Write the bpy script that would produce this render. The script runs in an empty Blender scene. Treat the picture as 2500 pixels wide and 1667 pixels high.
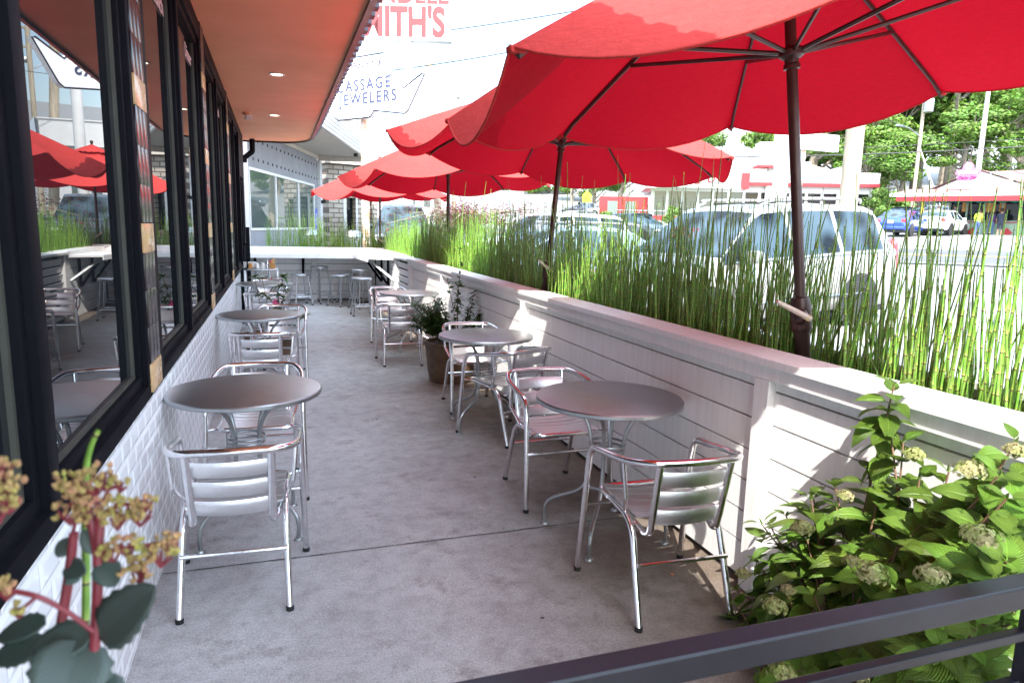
import bpy, bmesh, math, random
import numpy as np
from mathutils import Vector, Matrix
R_ = math.radians
random.seed(7); rng = np.random.default_rng(7)
S = bpy.context.scene
C = S.collection
# ---------------------------------------------------------------- camera
CAM = Vector((0.5482, 0.0, 1.6)); FPX = 1684.6
_yaw, _pit, _rol = 0.3298, 0.1631, 0.0241
_fw = Vector((math.sin(_yaw)*math.cos(_pit), math.cos(_yaw)*math.cos(_pit), -math.sin(_pit)))
_rt0 = Vector((math.cos(_yaw), -math.sin(_yaw), 0)); _up0 = _rt0.cross(_fw)
_rt = math.cos(_rol)*_rt0 + math.sin(_rol)*_up0
_up = -math.sin(_rol)*_rt0 + math.cos(_rol)*_up0
cd = bpy.data.cameras.new('camera'); cam = bpy.data.objects.new('camera', cd); C.objects.link(cam)
cam.matrix_world = Matrix(((_rt.x, _up.x, -_fw.x, CAM.x), (_rt.y, _up.y, -_fw.y, CAM.y), (_rt.z, _up.z, -_fw.z, CAM.z), (0, 0, 0, 1)))
cd.lens = FPX/2500*36; cd.sensor_width = 36; cd.clip_start = 0.05; cd.clip_end = 2000
cd.dof.use_dof = True; cd.dof.focus_distance = 4.2; cd.dof.aperture_fstop = 8
S.camera = cam
def at(u, v, d):
    """world point seen at photo position u, v at depth d metres along the view axis"""
    return CAM + (_fw + _rt*((u-1250)/FPX) - _up*((v-833.5)/FPX))*d
def atx(u, v, x):
    q = _fw + _rt*((u-1250)/FPX) - _up*((v-833.5)/FPX)
    return CAM + q*((x-CAM.x)/q.x)
def atz(u, v, z):
    q = _fw + _rt*((u-1250)/FPX) - _up*((v-833.5)/FPX)
    return CAM + q*((z-CAM.z)/q.z)
# ---------------------------------------------------------------- sky, sun, exposure
SUN = Vector((-1.0, -2.4, 2.9)).normalized()      # towards the sun
sun_el = math.asin(SUN.z); sun_az = math.atan2(SUN.x, SUN.y)
w = bpy.data.worlds.new("World"); S.world = w; w.use_nodes = True
nt = w.node_tree; bg = nt.nodes['Background']
sky = nt.nodes.new('ShaderNodeTexSky'); sky.sky_type = 'NISHITA'; sky.sun_disc = False
sky.sun_elevation = sun_el; sky.sun_rotation = sun_az; sky.altitude = 100; sky.air_density = 1.2; sky.dust_density = 2.5; sky.ozone_density = 1.0
tcw = nt.nodes.new('ShaderNodeTexCoord'); mpw = nt.nodes.new('ShaderNodeMapping'); mpw.inputs['Scale'].default_value = (1, 1, 2.6)
nzw = nt.nodes.new('ShaderNodeTexNoise'); nzw.inputs['Scale'].default_value = 2.3; nzw.inputs['Detail'].default_value = 8; nzw.inputs['Roughness'].default_value = .62
crw = nt.nodes.new('ShaderNodeValToRGB'); crw.color_ramp.elements[0].position = .42; crw.color_ramp.elements[1].position = .68
mxw = nt.nodes.new('ShaderNodeMixRGB'); mxw.inputs[2].default_value = (10.4, 12.8, 15.0, 1)
nt.links.new(tcw.outputs['Generated'], mpw.inputs[0]); nt.links.new(mpw.outputs[0], nzw.inputs['Vector'])
nt.links.new(nzw.outputs[0], crw.inputs[0])
# added fill: unseen bright clouds overhead and behind camera, thin wisps in front
dot = nt.nodes.new('ShaderNodeVectorMath'); dot.operation = 'DOT_PRODUCT'; dot.inputs[1].default_value = (0.1, -.75, .62); nt.links.new(tcw.outputs['Generated'], dot.inputs[0])
mrw = nt.nodes.new('ShaderNodeMapRange'); mrw.interpolation_type = 'SMOOTHSTEP'; mrw.inputs['From Min'].default_value = -.45; mrw.inputs['From Max'].default_value = .35; mrw.inputs['To Min'].default_value = .0; mrw.inputs['To Max'].default_value = 1.5
nt.links.new(dot.outputs['Value'], mrw.inputs[0]); mlw = nt.nodes.new('ShaderNodeMath'); mlw.operation = 'MULTIPLY'; mlw.use_clamp = True
nt.links.new(crw.outputs[0], mlw.inputs[0]); nt.links.new(mrw.outputs[0], mlw.inputs[1]); nt.links.new(mlw.outputs[0], mxw.inputs[0]); nt.links.new(sky.outputs[0], mxw.inputs[1])
nt.links.new(mxw.outputs[0], bg.inputs[0]); bg.inputs[1].default_value = 0.15
sl = bpy.data.lights.new('sun', 'SUN'); sl.energy = 3.0; sl.angle = R_(.5); sl.color = (1, .955, .88)
so = bpy.data.objects.new('sun', sl); C.objects.link(so); so.rotation_euler = SUN.to_track_quat('Z', 'Y').to_euler()
S.view_settings.view_transform = 'Standard'; S.view_settings.look = 'None'; S.view_settings.exposure = 2.06
S.view_settings.gamma = 1; S.view_settings.use_curve_mapping = False
S.cycles.max_bounces = 8; S.cycles.diffuse_bounces = 4; S.cycles.glossy_bounces = 4; S.cycles.transmission_bounces = 4
# ---------------------------------------------------------------- materials
MATS = {}
def mat(name, col=(.5, .5, .5), rough=.6, metal=0., spec=.5, noise=0., nscale=8., ndetail=4, bump=0., bscale=40., trans=0., tcol=None,
        coat=0., aniso=None, stretch=(1, 1, 1), emit=None, island=0., col2=None, alpha=None, ior=None, bdist=.002):
    if name in MATS: return MATS[name]
    m = bpy.data.materials.new(name); m.use_nodes = True; n = m.node_tree; b = n.nodes['Principled BSDF']
    L = n.links.new; N = n.nodes.new
    b.inputs['Base Color'].default_value = (*col, 1); b.inputs['Roughness'].default_value = rough; b.inputs['Metallic'].default_value = metal
    b.inputs['Specular IOR Level'].default_value = spec; b.inputs['Coat Weight'].default_value = coat
    if ior: b.inputs['IOR'].default_value = ior
    tc = N('ShaderNodeTexCoord'); mp = N('ShaderNodeMapping'); mp.inputs['Scale'].default_value = stretch
    L(tc.outputs['Object'], mp.inputs[0])
    out = None
    if noise > 0 or col2:
        nz = N('ShaderNodeTexNoise'); nz.inputs['Scale'].default_value = nscale; nz.inputs['Detail'].default_value = ndetail; nz.inputs['Roughness'].default_value = .6
        L(mp.outputs[0], nz.inputs['Vector'])
        cr = N('ShaderNodeValToRGB'); c2 = col2 or tuple(max(0, c*(1-noise)) for c in col); c1 = col if col2 else tuple(min(1, c*(1+noise*.5)) for c in col)
        cr.color_ramp.elements[0].position = .3; cr.color_ramp.elements[1].position = .7
        cr.color_ramp.elements[0].color = (*c2, 1); cr.color_ramp.elements[1].color = (*c1, 1)
        L(nz.outputs[0], cr.inputs[0]); out = cr.outputs[0]
        rr = N('ShaderNodeMapRange'); rr.inputs['To Min'].default_value = min(1, rough*1.25); rr.inputs['To Max'].default_value = rough*.85
        L(nz.outputs[0], rr.inputs[0]); L(rr.outputs[0], b.inputs['Roughness'])
    if island > 0:
        g = N('ShaderNodeNewGeometry'); hs = N('ShaderNodeHueSaturation'); mr = N('ShaderNodeMapRange'); mr2 = N('ShaderNodeMapRange')
        mr.inputs['To Min'].default_value = 1-island; mr.inputs['To Max'].default_value = 1+island; mr2.inputs['To Min'].default_value = .5-.05*island; mr2.inputs['To Max'].default_value = .5+.03*island
        L(g.outputs['Random Per Island'], mr.inputs[0]); L(g.outputs['Random Per Island'], mr2.inputs[0]); L(mr.outputs[0], hs.inputs['Value']); L(mr2.outputs[0], hs.inputs['Hue'])
        if out: L(out, hs.inputs['Color'])
        else: hs.inputs['Color'].default_value = (*col, 1)
        out = hs.outputs[0]
    if out: L(out, b.inputs['Base Color'])
    if bump > 0:
        nb = N('ShaderNodeTexNoise'); nb.inputs['Scale'].default_value = bscale; nb.inputs['Detail'].default_value = 6
        L(mp.outputs[0], nb.inputs['Vector']); bp = N('ShaderNodeBump'); bp.inputs['Strength'].default_value = bump; bp.inputs['Distance'].default_value = bdist
        L(nb.outputs[0], bp.inputs['Height']); L(bp.outputs[0], b.inputs['Normal'])
    if emit: b.inputs['Emission Color'].default_value = (*emit[:3], 1); b.inputs['Emission Strength'].default_value = emit[3]
    if trans > 0:
        t = N('ShaderNodeBsdfTranslucent'); mx = N('ShaderNodeMixShader'); mx.inputs[0].default_value = trans
        t.inputs[0].default_value = (*(tcol or col), 1)
        if out and not tcol: L(out, t.inputs[0])
        L(b.outputs[0], mx.inputs[1]); L(t.outputs[0], mx.inputs[2]); L(mx.outputs[0], n.nodes['Material Output'].inputs[0])
    MATS[name] = m; return m
def nodes_of(m): return m.node_tree, m.node_tree.nodes.new, m.node_tree.links.new, m.node_tree.nodes['Principled BSDF']

def mat_concrete():
    m = mat('patio_concrete', (.43, .41, .40), .8); n, N, L, b = nodes_of(m)
    tc = N('ShaderNodeTexCoord')
    def nz(s, d, r=.6):
        q = N('ShaderNodeTexNoise'); q.inputs['Scale'].default_value = s; q.inputs['Detail'].default_value = d; q.inputs['Roughness'].default_value = r; L(tc.outputs['Object'], q.inputs['Vector']); return q
    def ramp(q, p0, p1, c0, c1):
        r = N('ShaderNodeValToRGB'); r.color_ramp.elements[0].position = p0; r.color_ramp.elements[1].position = p1
        r.color_ramp.elements[0].color = (*c0, 1); r.color_ramp.elements[1].color = (*c1, 1); L(q, r.inputs[0]); return r.outputs[0]
    def mul(a, c, f=1.):
        x = N('ShaderNodeMixRGB'); x.blend_type = 'MULTIPLY'; x.inputs[0].default_value = f; L(a, x.inputs[1]); L(c, x.inputs[2]); return x.outputs[0]
    base = ramp(nz(1.1, 5).outputs[0], .3, .72, (.40, .395, .40), (.55, .545, .55))
    mott = ramp(nz(9, 10, .8).outputs[0], .34, .56, (.70, .68, .67), (1, 1, 1))
    stain = ramp(nz(2.2, 9, .8).outputs[0], .54, .66, (1, 1, 1), (.52, .48, .46))
    grit = ramp(nz(120, 4, .85).outputs[0], .40, .60, (.60, .60, .60), (1.12, 1.12, 1.12))
    spots = N('ShaderNodeTexVoronoi'); spots.inputs['Scale'].default_value = 5.5; L(tc.outputs['Object'], spots.inputs['Vector'])
    sp = ramp(spots.outputs['Distance'], .015, .05, (.35, .33, .31), (1, 1, 1))
    # brown dirt plus umbrella shade painted into the floor colour, deepening towards the fence
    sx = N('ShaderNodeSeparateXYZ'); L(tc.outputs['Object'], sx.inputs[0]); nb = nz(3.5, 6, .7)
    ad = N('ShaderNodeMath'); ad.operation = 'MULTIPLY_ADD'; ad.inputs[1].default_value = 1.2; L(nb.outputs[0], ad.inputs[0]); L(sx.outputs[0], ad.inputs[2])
    dirt_shade = N('ShaderNodeMapRange'); dirt_shade.inputs['From Min'].default_value = 1.75; dirt_shade.inputs['From Max'].default_value = 3.05; L(ad.outputs[0], dirt_shade.inputs[0])
    dr = ramp(dirt_shade.outputs[0], 0, 1, (1, 1, 1), (.34, .27, .21))
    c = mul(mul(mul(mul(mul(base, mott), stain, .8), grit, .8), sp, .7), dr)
    L(c, b.inputs['Base Color'])
    bp = N('ShaderNodeBump'); bp.inputs['Strength'].default_value = .35; bp.inputs['Distance'].default_value = .002
    L(nz(120, 5, .7).outputs[0], bp.inputs['Height']); L(bp.outputs[0], b.inputs['Normal']); return m

def mat_painted_wood(name='white_painted_wood', col=(.85, .85, .845)):
    m = mat(name, col, .5); n, N, L, b = nodes_of(m); tc = N('ShaderNodeTexCoord')
    mp = N('ShaderNodeMapping'); mp.inputs['Scale'].default_value = (40, 1.6, 60); L(tc.outputs['Object'], mp.inputs[0])
    g = N('ShaderNodeTexNoise'); g.inputs['Scale'].default_value = 2.2; g.inputs['Detail'].default_value = 8; g.inputs['Roughness'].default_value = .7; L(mp.outputs[0], g.inputs['Vector'])
    mp2 = N('ShaderNodeMapping'); mp2.inputs['Scale'].default_value = (20, 30, 2); L(tc.outputs['Object'], mp2.inputs[0])
    s = N('ShaderNodeTexNoise'); s.inputs['Scale'].default_value = 1.5; s.inputs['Detail'].default_value = 6; L(mp2.outputs[0], s.inputs['Vector'])
    r = N('ShaderNodeValToRGB'); r.color_ramp.elements[0].position = .35; r.color_ramp.elements[1].position = .6
    r.color_ramp.elements[0].color = (col[0]*.93, col[1]*.925, col[2]*.92, 1); r.color_ramp.elements[1].color = (*col, 1); L(s.outputs[0], r.inputs[0])
    v = N('ShaderNodeTexVoronoi'); v.inputs['Scale'].default_value = 6; L(tc.outputs['Object'], v.inputs['Vector'])
    r2 = N('ShaderNodeValToRGB'); r2.color_ramp.elements[0].position = .012; r2.color_ramp.elements[1].position = .04; r2.color_ramp.elements[0].color = (.45, .42, .4, 1); L(v.outputs['Distance'], r2.inputs[0])
    x = N('ShaderNodeMixRGB'); x.blend_type = 'MULTIPLY'; x.inputs[0].default_value = .8; L(r.outputs[0], x.inputs[1]); L(r2.outputs[0], x.inputs[2]); L(x.outputs[0], b.inputs['Base Color'])
    bp = N('ShaderNodeBump'); bp.inputs['Strength'].default_value = .16; bp.inputs['Distance'].default_value = .003; L(g.outputs[0], bp.inputs['Height']); L(bp.outputs[0], b.inputs['Normal'])
    return m

def mat_glass(name, base=(.012, .014, .016), k=1.85, rough=.0):
    """dark window pane: mirror reflection that grows towards grazing angles over a dim interior"""
    m = bpy.data.materials.new(name); m.use_nodes = True; n = m.node_tree; N = n.nodes.new; L = n.links.new
    n.nodes.remove(n.nodes['Principled BSDF'])
    d = N('ShaderNodeBsdfDiffuse'); d.inputs[0].default_value = (*base, 1); g = N('ShaderNodeBsdfGlossy'); g.inputs['Roughness'].default_value = rough
    if name == 'car_glass':      # dim shapes of seats and pillars behind the pane
        tc = N('ShaderNodeTexCoord'); z = N('ShaderNodeTexVoronoi'); z.inputs['Scale'].default_value = 2.1; L(tc.outputs['Object'], z.inputs['Vector']); r = N('ShaderNodeValToRGB'); r.color_ramp.elements[0].position = .25; r.color_ramp.elements[1].position = .6
        r.color_ramp.elements[0].color = (.004, .006, .008, 1); r.color_ramp.elements[1].color = (.045, .07, .09, 1); L(z.outputs['Distance'], r.inputs[0]); L(r.outputs[0], d.inputs[0])
    f = N('ShaderNodeFresnel'); f.inputs[0].default_value = k; mx = N('ShaderNodeMixShader')
    L(f.outputs[0], mx.inputs[0]); L(d.outputs[0], mx.inputs[1]); L(g.outputs[0], mx.inputs[2]); L(mx.outputs[0], n.nodes['Material Output'].inputs[0])
    MATS[name] = m; return m

def mat_metal(name, col=(.8, .8, .82), rough=.22, streak=(1, 1, 1), amp=.12):
    m = mat(name, col, rough, 1.); n, N, L, b = nodes_of(m); tc = N('ShaderNodeTexCoord'); mp = N('ShaderNodeMapping'); mp.inputs['Scale'].default_value = streak
    L(tc.outputs['Object'], mp.inputs[0]); z = N('ShaderNodeTexNoise'); z.inputs['Scale'].default_value = 9; z.inputs['Detail'].default_value = 7; z.inputs['Roughness'].default_value = .7; L(mp.outputs[0], z.inputs['Vector'])
    mr = N('ShaderNodeMapRange'); mr.inputs['To Min'].default_value = rough-amp; mr.inputs['To Max'].default_value = rough+amp; L(z.outputs[0], mr.inputs[0]); L(mr.outputs[0], b.inputs['Roughness'])
    r = N('ShaderNodeValToRGB'); r.color_ramp.elements[0].position = .25; r.color_ramp.elements[1].position = .6
    r.color_ramp.elements[0].color = (*[c*.8 for c in col], 1); r.color_ramp.elements[1].color = (*col, 1); L(z.outputs[0], r.inputs[0]); L(r.outputs[0], b.inputs['Base Color']); return m

def mat_reed():
    m = mat('reed_green', (.1, .24, .04), .42); n, N, L, b = nodes_of(m)
    a = N('ShaderNodeAttribute'); a.attribute_name = 'h'; g = N('ShaderNodeNewGeometry')
    # joints: every ~6.5 cm a thin black ring with a pale line above
    md = N('ShaderNodeMath'); md.operation = 'MULTIPLY'; md.inputs[1].default_value = 15; fr = N('ShaderNodeMath'); fr.operation = 'FRACT'
    L(a.outputs['Fac'], md.inputs[0]); L(md.outputs[0], fr.inputs[0])
    r = N('ShaderNodeValToRGB'); e = r.color_ramp.elements; r.color_ramp.interpolation = 'LINEAR'
    e[0].position = 0; e[0].color = (.03, .02, .012, 1); e[1].position = 1; e[1].color = (.145, .27, .035, 1)
    for p, c in ((.05, (.03, .02, .012)), (.07, (.42, .38, .12)), (.12, (.20, .33, .05)), (.5, (.105, .23, .027))):
        q = e.new(p); q.color = (*c, 1)
    L(fr.outputs[0], r.inputs[0])
    hs = N('ShaderNodeHueSaturation'); mr = N('ShaderNodeMapRange'); mr.inputs['To Min'].default_value = .6; mr.inputs['To Max'].default_value = 1.6
    mh = N('ShaderNodeMapRange'); mh.inputs['To Min'].default_value = .485; mh.inputs['To Max'].default_value = .515
    L(g.outputs['Random Per Island'], mr.inputs[0]); L(g.outputs['Random Per Island'], mh.inputs[0]); L(mr.outputs[0], hs.inputs['Value']); L(mh.outputs[0], hs.inputs['Hue']); L(r.outputs[0], hs.inputs['Color'])
    L(hs.outputs[0], b.inputs['Base Color']); return m

def mat_leaf(name, col, col2, vein=.5, trans=.35):
    m = mat(name, col, .42, col2=col2, nscale=6, trans=trans, island=.3); n, N, L, b = nodes_of(m)
    u = N('ShaderNodeUVMap'); sp = N('ShaderNodeSeparateXYZ'); L(u.outputs[0], sp.inputs[0])
    # herring-bone side veins from the leaf's own u (across) and v (along)
    ab = N('ShaderNodeMath'); ab.operation = 'SUBTRACT'; ab.inputs[1].default_value = .5; L(sp.outputs[0], ab.inputs[0]); a2 = N('ShaderNodeMath'); a2.operation = 'ABSOLUTE'; L(ab.outputs[0], a2.inputs[0])
    c = N('ShaderNodeMath'); c.operation = 'MULTIPLY_ADD'; c.inputs[1].default_value = -.9; L(a2.outputs[0], c.inputs[0]); L(sp.outputs[1], c.inputs[2])
    f = N('ShaderNodeMath'); f.operation = 'MULTIPLY'; f.inputs[1].default_value = 44; L(c.outputs[0], f.inputs[0]); s = N('ShaderNodeMath'); s.operation = 'SINE'; L(f.outputs[0], s.inputs[0])
    pw = N('ShaderNodeMath'); pw.operation = 'ABSOLUTE'; L(s.outputs[0], pw.inputs[0])
    mid = N('ShaderNodeMath'); mid.operation = 'MULTIPLY'; mid.inputs[1].default_value = 14; mid.use_clamp = True; L(a2.outputs[0], mid.inputs[0])
    mn = N('ShaderNodeMath'); mn.operation = 'MINIMUM'; L(pw.outputs[0], mn.inputs[0]); L(mid.outputs[0], mn.inputs[1])
    bp = N('ShaderNodeBump'); bp.inputs['Strength'].default_value = vein; bp.inputs['Distance'].default_value = .004; L(mn.outputs[0], bp.inputs['Height']); L(bp.outputs[0], b.inputs['Normal'])
    return m

M = dict(
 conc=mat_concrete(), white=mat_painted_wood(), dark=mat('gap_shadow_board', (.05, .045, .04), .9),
 tile=mat('white_glazed_tile', (.84, .84, .85), .2, noise=.05, nscale=3, coat=.3), grout=mat('grout', (.75, .75, .75), .9, noise=.2),
 black=mat('black_frame_metal', (.007, .007, .010), .55, noise=.15, nscale=5, spec=.04), olive=mat('frame_gasket', (.05, .05, .04), .5, noise=.2),
 glass=mat_glass('window_glass', k=1.5), cglass=mat_glass('car_glass', (.012, .022, .04), 1.38, .02), shopglass=mat_glass('shop_glass', (.09, .12, .11), 1.7, .01),
 soffit=mat('orange_soffit_paint', (.86, .38, .19), .55, noise=.06, nscale=2, bump=.1, bscale=60), fascia=mat('dark_fascia', (.03, .03, .035), .3, .3, noise=.3),
 tan=mat('tan_tile', (.58, .36, .17), .25, noise=.2, nscale=20), btile=mat('black_gloss_tile', (.014, .008, .011), .22, noise=.2, spec=.3),
 alu=mat_metal('polished_aluminium', (.84, .84, .86), .17, (3, 3, 3), .08), slat=mat_metal('ribbed_aluminium', (.86, .86, .87), .40, (1, 60, 60), .1),
 top=mat_metal('scratched_steel_top', (.46, .47, .52), .30, (1, 6, 1), .12), leg=mat_metal('grey_steel_rod', (.42, .44, .45), .38, (2, 2, 2), .1),
 rubber=mat('black_rubber', (.012, .012, .012), .7, noise=.2), galv=mat_metal('galvanised_steel', (.55, .57, .6), .36, (2, 2, 2), .12),
 pole=mat('brown_umbrella_pole', (.055, .028, .024), .35, .3, noise=.25, nscale=14), red=None,
 crank=mat('cream_crank', (.62, .55, .45), .5, noise=.15), soil=mat('dark_soil', (.05, .035, .02), .95, noise=.5, nscale=30, bump=.8, bscale=40, bdist=.02),
 reed=mat_reed(), rail=mat('dark_painted_rail', (.009, .009, .016), .36, .2, noise=.35, nscale=9, bump=.15, bscale=30),
 hleaf=mat_leaf('hydrangea_leaf', (.21, .35, .045), (.09, .19, .02), 1.0, .30), hstem=mat('woody_stem', (.16, .09, .05), .7, noise=.4),
 hflow=mat('green_flower', (.30, .40, .10), .7, trans=.4, island=.4, col2=(.42, .33, .20), nscale=18),
 sleaf=mat_leaf('sedum_leaf', (.045, .085, .065), (.05, .06, .055), .12, .12), sstem=mat('red_stem', (.20, .025, .035), .45, noise=.35, nscale=30), sbud=mat('sedum_bud', (.34, .35, .07), .6, col2=(.48, .22, .14), nscale=70, island=.35, trans=.25),
 pleaf=mat('shrub_leaf', (.055, .13, .02), .45, col2=(.03, .07, .015), nscale=12, trans=.3, island=.4), pot=mat('brown_glazed_pot', (.11, .06, .03), .5, noise=.45, nscale=5, bump=.3, bscale=12), ypot=mat('ochre_pot', (.55, .32, .06), .5, noise=.3, nscale=6),
 tleaf=mat('tree_leaf', (.16, .27, .04), .5, col2=(.07, .15, .02), nscale=.35, trans=.3, island=.55), bark=mat('bark', (.26, .22, .17), .9, noise=.4, nscale=6, bump=.6, bscale=20),
 maple=mat('red_maple_leaf', (.22, .035, .035), .5, col2=(.10, .02, .025), nscale=3, trans=.4, island=.5),
 asph=mat('asphalt', (.09, .09, .095), .9, noise=.25, nscale=1.2, bump=.3, bscale=90), lot=mat('pale_concrete_lot', (.22, .215, .21), .9, noise=.2, nscale=.6, bump=.2, bscale=40),
 wpaint=mat('white_wall_paint', (.60, .59, .58), .6, noise=.08, nscale=2), grey=mat('grey_panel_wall', (.27, .28, .31), .6, noise=.12, nscale=1.5),
 brickw=None, stone=None, corr=mat_metal('corrugated_metal', (.72, .74, .77), .3, (2, 2, 8), .1), beige=mat('beige_soffit', (.55, .50, .42), .7, noise=.1),
 redp=mat('red_trim_paint', (.40, .015, .02), .45, noise=.1), pinkr=mat('pink_roof_shingle', (.27, .13, .12), .85, noise=.2, nscale=3), teal=mat('teal_awning', (.02, .22, .19), .6, noise=.15),
 mint=mat('mint_panel', (.25, .34, .25), .6, noise=.1), pink=mat('pink_paint', (.42, .12, .30), .5, noise=.05), magenta=mat('magenta_letters', (.16, .01, .08), .5),
 wood=mat('weathered_pole', (.36, .30, .22), .9, noise=.4, nscale=2, stretch=(10, 10, .8), bump=.5, bscale=20), rust=mat('rusty_white_pole', (.74, .73, .70), .6, col2=(.50, .22, .08), nscale=4), wire=mat('wire_black', (.03, .03, .03), .6),
 signw=mat('sign_face', (.80, .80, .80), .35), lred=mat('red_letters', (.15, .012, .015), .5), lblue=mat('violet_blue_letters', (.035, .04, .09), .5), edge=mat('sign_edge', (.014, .014, .03), .5),
 silver=mat('silver_car_paint', (.30, .29, .275), .3, .3, coat=.8, noise=.03), cblue=mat('blue_car_paint', (.03, .07, .35), .25, .3, coat=.8), cdark=mat('dark_car_paint', (.035, .04, .06), .25, .4, coat=.8),
 cwhite=mat('white_car_paint', (.74, .74, .75), .25, 0, coat=.8), cslate=mat('slate_car_paint', (.10, .12, .15), .25, .4, coat=.8), cblack=mat('car_black_trim', (.015, .015, .015), .5), cteal=mat('grey_blue_car_paint', (.25, .32, .36), .25, .4, coat=.8),
 tail=mat('tail_lamp', (.5, .01, .02), .12, coat=1), head=mat('head_lamp', (.75, .77, .8), .1, coat=1), rim=mat_metal('wheel_rim', (.7, .7, .72), .3, (1, 1, 1), .05), chrome=mat_metal('chrome', (.85, .85, .87), .1, (1, 1, 1), .03),
 cone=mat('orange_plastic', (.85, .12, .02), .5), skin=mat('skin', (.42, .22, .14), .55, noise=.1), hair=mat('dark_hair', (.03, .018, .012), .6), neon=mat('neon_yellow_cloth', (.62, .75, .05), .8), jean=mat('denim', (.08, .13, .25), .85, noise=.2, nscale=20),
 navy=mat('navy_cloth', (.03, .035, .06), .85), purple=mat('purple_cloth', (.10, .04, .16), .85), shirtw=mat('white_cloth', (.7, .7, .7), .85), shirtg=mat('grey_cloth', (.10, .11, .14), .85), yellow=mat('yellow_sign', (.45, .55, .02), .5),
 grass=mat('lawn', (.14, .22, .04), .95, noise=.4, nscale=1.5), warm=mat('lamp_lens', (1, .9, .7), .4, emit=(1, .86, .6, 2.2)), ketch=mat('ketchup_red', (.5, .01, .015), .3), plastic=mat('white_plastic', (.75, .75, .73), .4),
 jar=mat('jar_glass', (.75, .72, .66), .08, spec=.8), orange=mat('kraft_box', (.60, .30, .10), .8, noise=.2), bluesign=mat('blue_sign', (.04, .09, .55), .5), yint=mat('shop_interior_yellow', (.20, .18, .06), .8), gdark=mat('dark_interior', (.03, .03, .03), .9), pinkf=mat('pink_flower', (.8, .06, .25), .6, trans=.3))
def mat_canopy():
    m = mat('red_canopy_cloth', (.55, .035, .04), .95, spec=.1, trans=.22, tcol=(.34, .003, .012)); n, N, L, b = nodes_of(m); tc = N('ShaderNodeTexCoord')
    z = N('ShaderNodeTexNoise'); z.inputs['Scale'].default_value = 5; z.inputs['Detail'].default_value = 8; z.inputs['Roughness'].default_value = .75; L(tc.outputs['Object'], z.inputs['Vector'])
    r = N('ShaderNodeValToRGB'); r.color_ramp.elements[0].color = (.56, .048, .045, 1); r.color_ramp.elements[1].color = (.66, .072, .064, 1); L(z.outputs[0], r.inputs[0]); 
    wr_ = N('ShaderNodeValToRGB'); wr_.color_ramp.elements[0].position = .35; wr_.color_ramp.elements[1].position = .65; wr_.color_ramp.elements[0].color = (.90, .90, .90, 1); wr_.color_ramp.elements[1].color = (1.04, 1.04, 1.04, 1)
    wt = N('ShaderNodeTexNoise'); wt.inputs['Scale'].default_value = 1; wt.inputs['Detail'].default_value = 5; mq_ = N('ShaderNodeMapping'); mq_.inputs['Scale'].default_value = (25, 25, 110); L(tc.outputs['Object'], mq_.inputs[0]); L(mq_.outputs[0], wt.inputs['Vector']); L(wt.outputs[0], wr_.inputs[0])
    gm = N('ShaderNodeNewGeometry'); inn = N('ShaderNodeMixRGB'); inn.inputs[2].default_value = (.42, .008, .018, 1)   # outer cloth is paler, inner cloth is deeper red
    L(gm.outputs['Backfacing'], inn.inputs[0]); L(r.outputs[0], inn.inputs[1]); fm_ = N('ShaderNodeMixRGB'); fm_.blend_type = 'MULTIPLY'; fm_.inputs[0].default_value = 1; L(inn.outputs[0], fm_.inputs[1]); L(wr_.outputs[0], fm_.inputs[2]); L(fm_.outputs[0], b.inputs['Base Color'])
    wv = N('ShaderNodeTexNoise'); wv.inputs['Scale'].default_value = 1; wv.inputs['Detail'].default_value = 2; mp = N('ShaderNodeMapping'); mp.inputs['Scale'].default_value = (90, 350, 90); L(tc.outputs['Object'], mp.inputs[0]); L(mp.outputs[0], wv.inputs['Vector'])
    bp = N('ShaderNodeBump'); bp.inputs['Strength'].default_value = .25; bp.inputs['Distance'].default_value = .001; L(wv.outputs[0], bp.inputs['Height'])
    bp2 = N('ShaderNodeBump'); bp2.inputs['Strength'].default_value = .55; bp2.inputs['Distance'].default_value = .03; L(z.outputs[0], bp2.inputs['Height']); L(bp.outputs[0], bp2.inputs['Normal']); L(bp2.outputs[0], b.inputs['Normal']); return m
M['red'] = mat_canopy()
def mat_brick(name, c1, c2, mortar, sx, sy, mort=.02, axis='XZ', bump=.6):
    m = mat(name, c1, .85); n, N, L, b = nodes_of(m); tc = N('ShaderNodeTexCoord'); mp = N('ShaderNodeMapping'); L(tc.outputs['Object'], mp.inputs[0])
    if axis == 'XZ': mp.inputs['Rotation'].default_value = (R_(90), 0, 0)
    br = N('ShaderNodeTexBrick'); br.inputs['Color1'].default_value = (*c1, 1); br.inputs['Color2'].default_value = (*c2, 1); br.inputs['Mortar'].default_value = (*mortar, 1)
    br.inputs['Scale'].default_value = 1; br.inputs['Brick Width'].default_value = sx; br.inputs['Row Height'].default_value = sy; br.inputs['Mortar Size'].default_value = mort
    nz = N('ShaderNodeTexNoise'); nz.inputs['Scale'].default_value = 4; L(tc.outputs['Object'], nz.inputs['Vector']); mx = N('ShaderNodeMixRGB'); mx.blend_type = 'LINEAR_LIGHT'; mx.inputs[0].default_value = .02
    L(mp.outputs[0], mx.inputs[1]); L(nz.outputs['Color'], mx.inputs[2]); L(mx.outputs[0], br.inputs['Vector']); L(br.outputs[0], b.inputs['Base Color'])
    bp = N('ShaderNodeBump'); bp.inputs['Strength'].default_value = bump; bp.inputs['Distance'].default_value = .01; bp.invert = True; L(br.outputs['Fac'], bp.inputs['Height']); L(bp.outputs[0], b.inputs['Normal']); return m
M['brickw'] = mat_brick('white_painted_brick', (.70, .70, .70), (.60, .60, .61), (.42, .42, .42), .22, .08, .01)
M['stone'] = mat_brick('tan_block_wall', (.50, .45, .38), (.36, .31, .26), (.14, .11, .09), .42, .18, .022)
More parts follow.
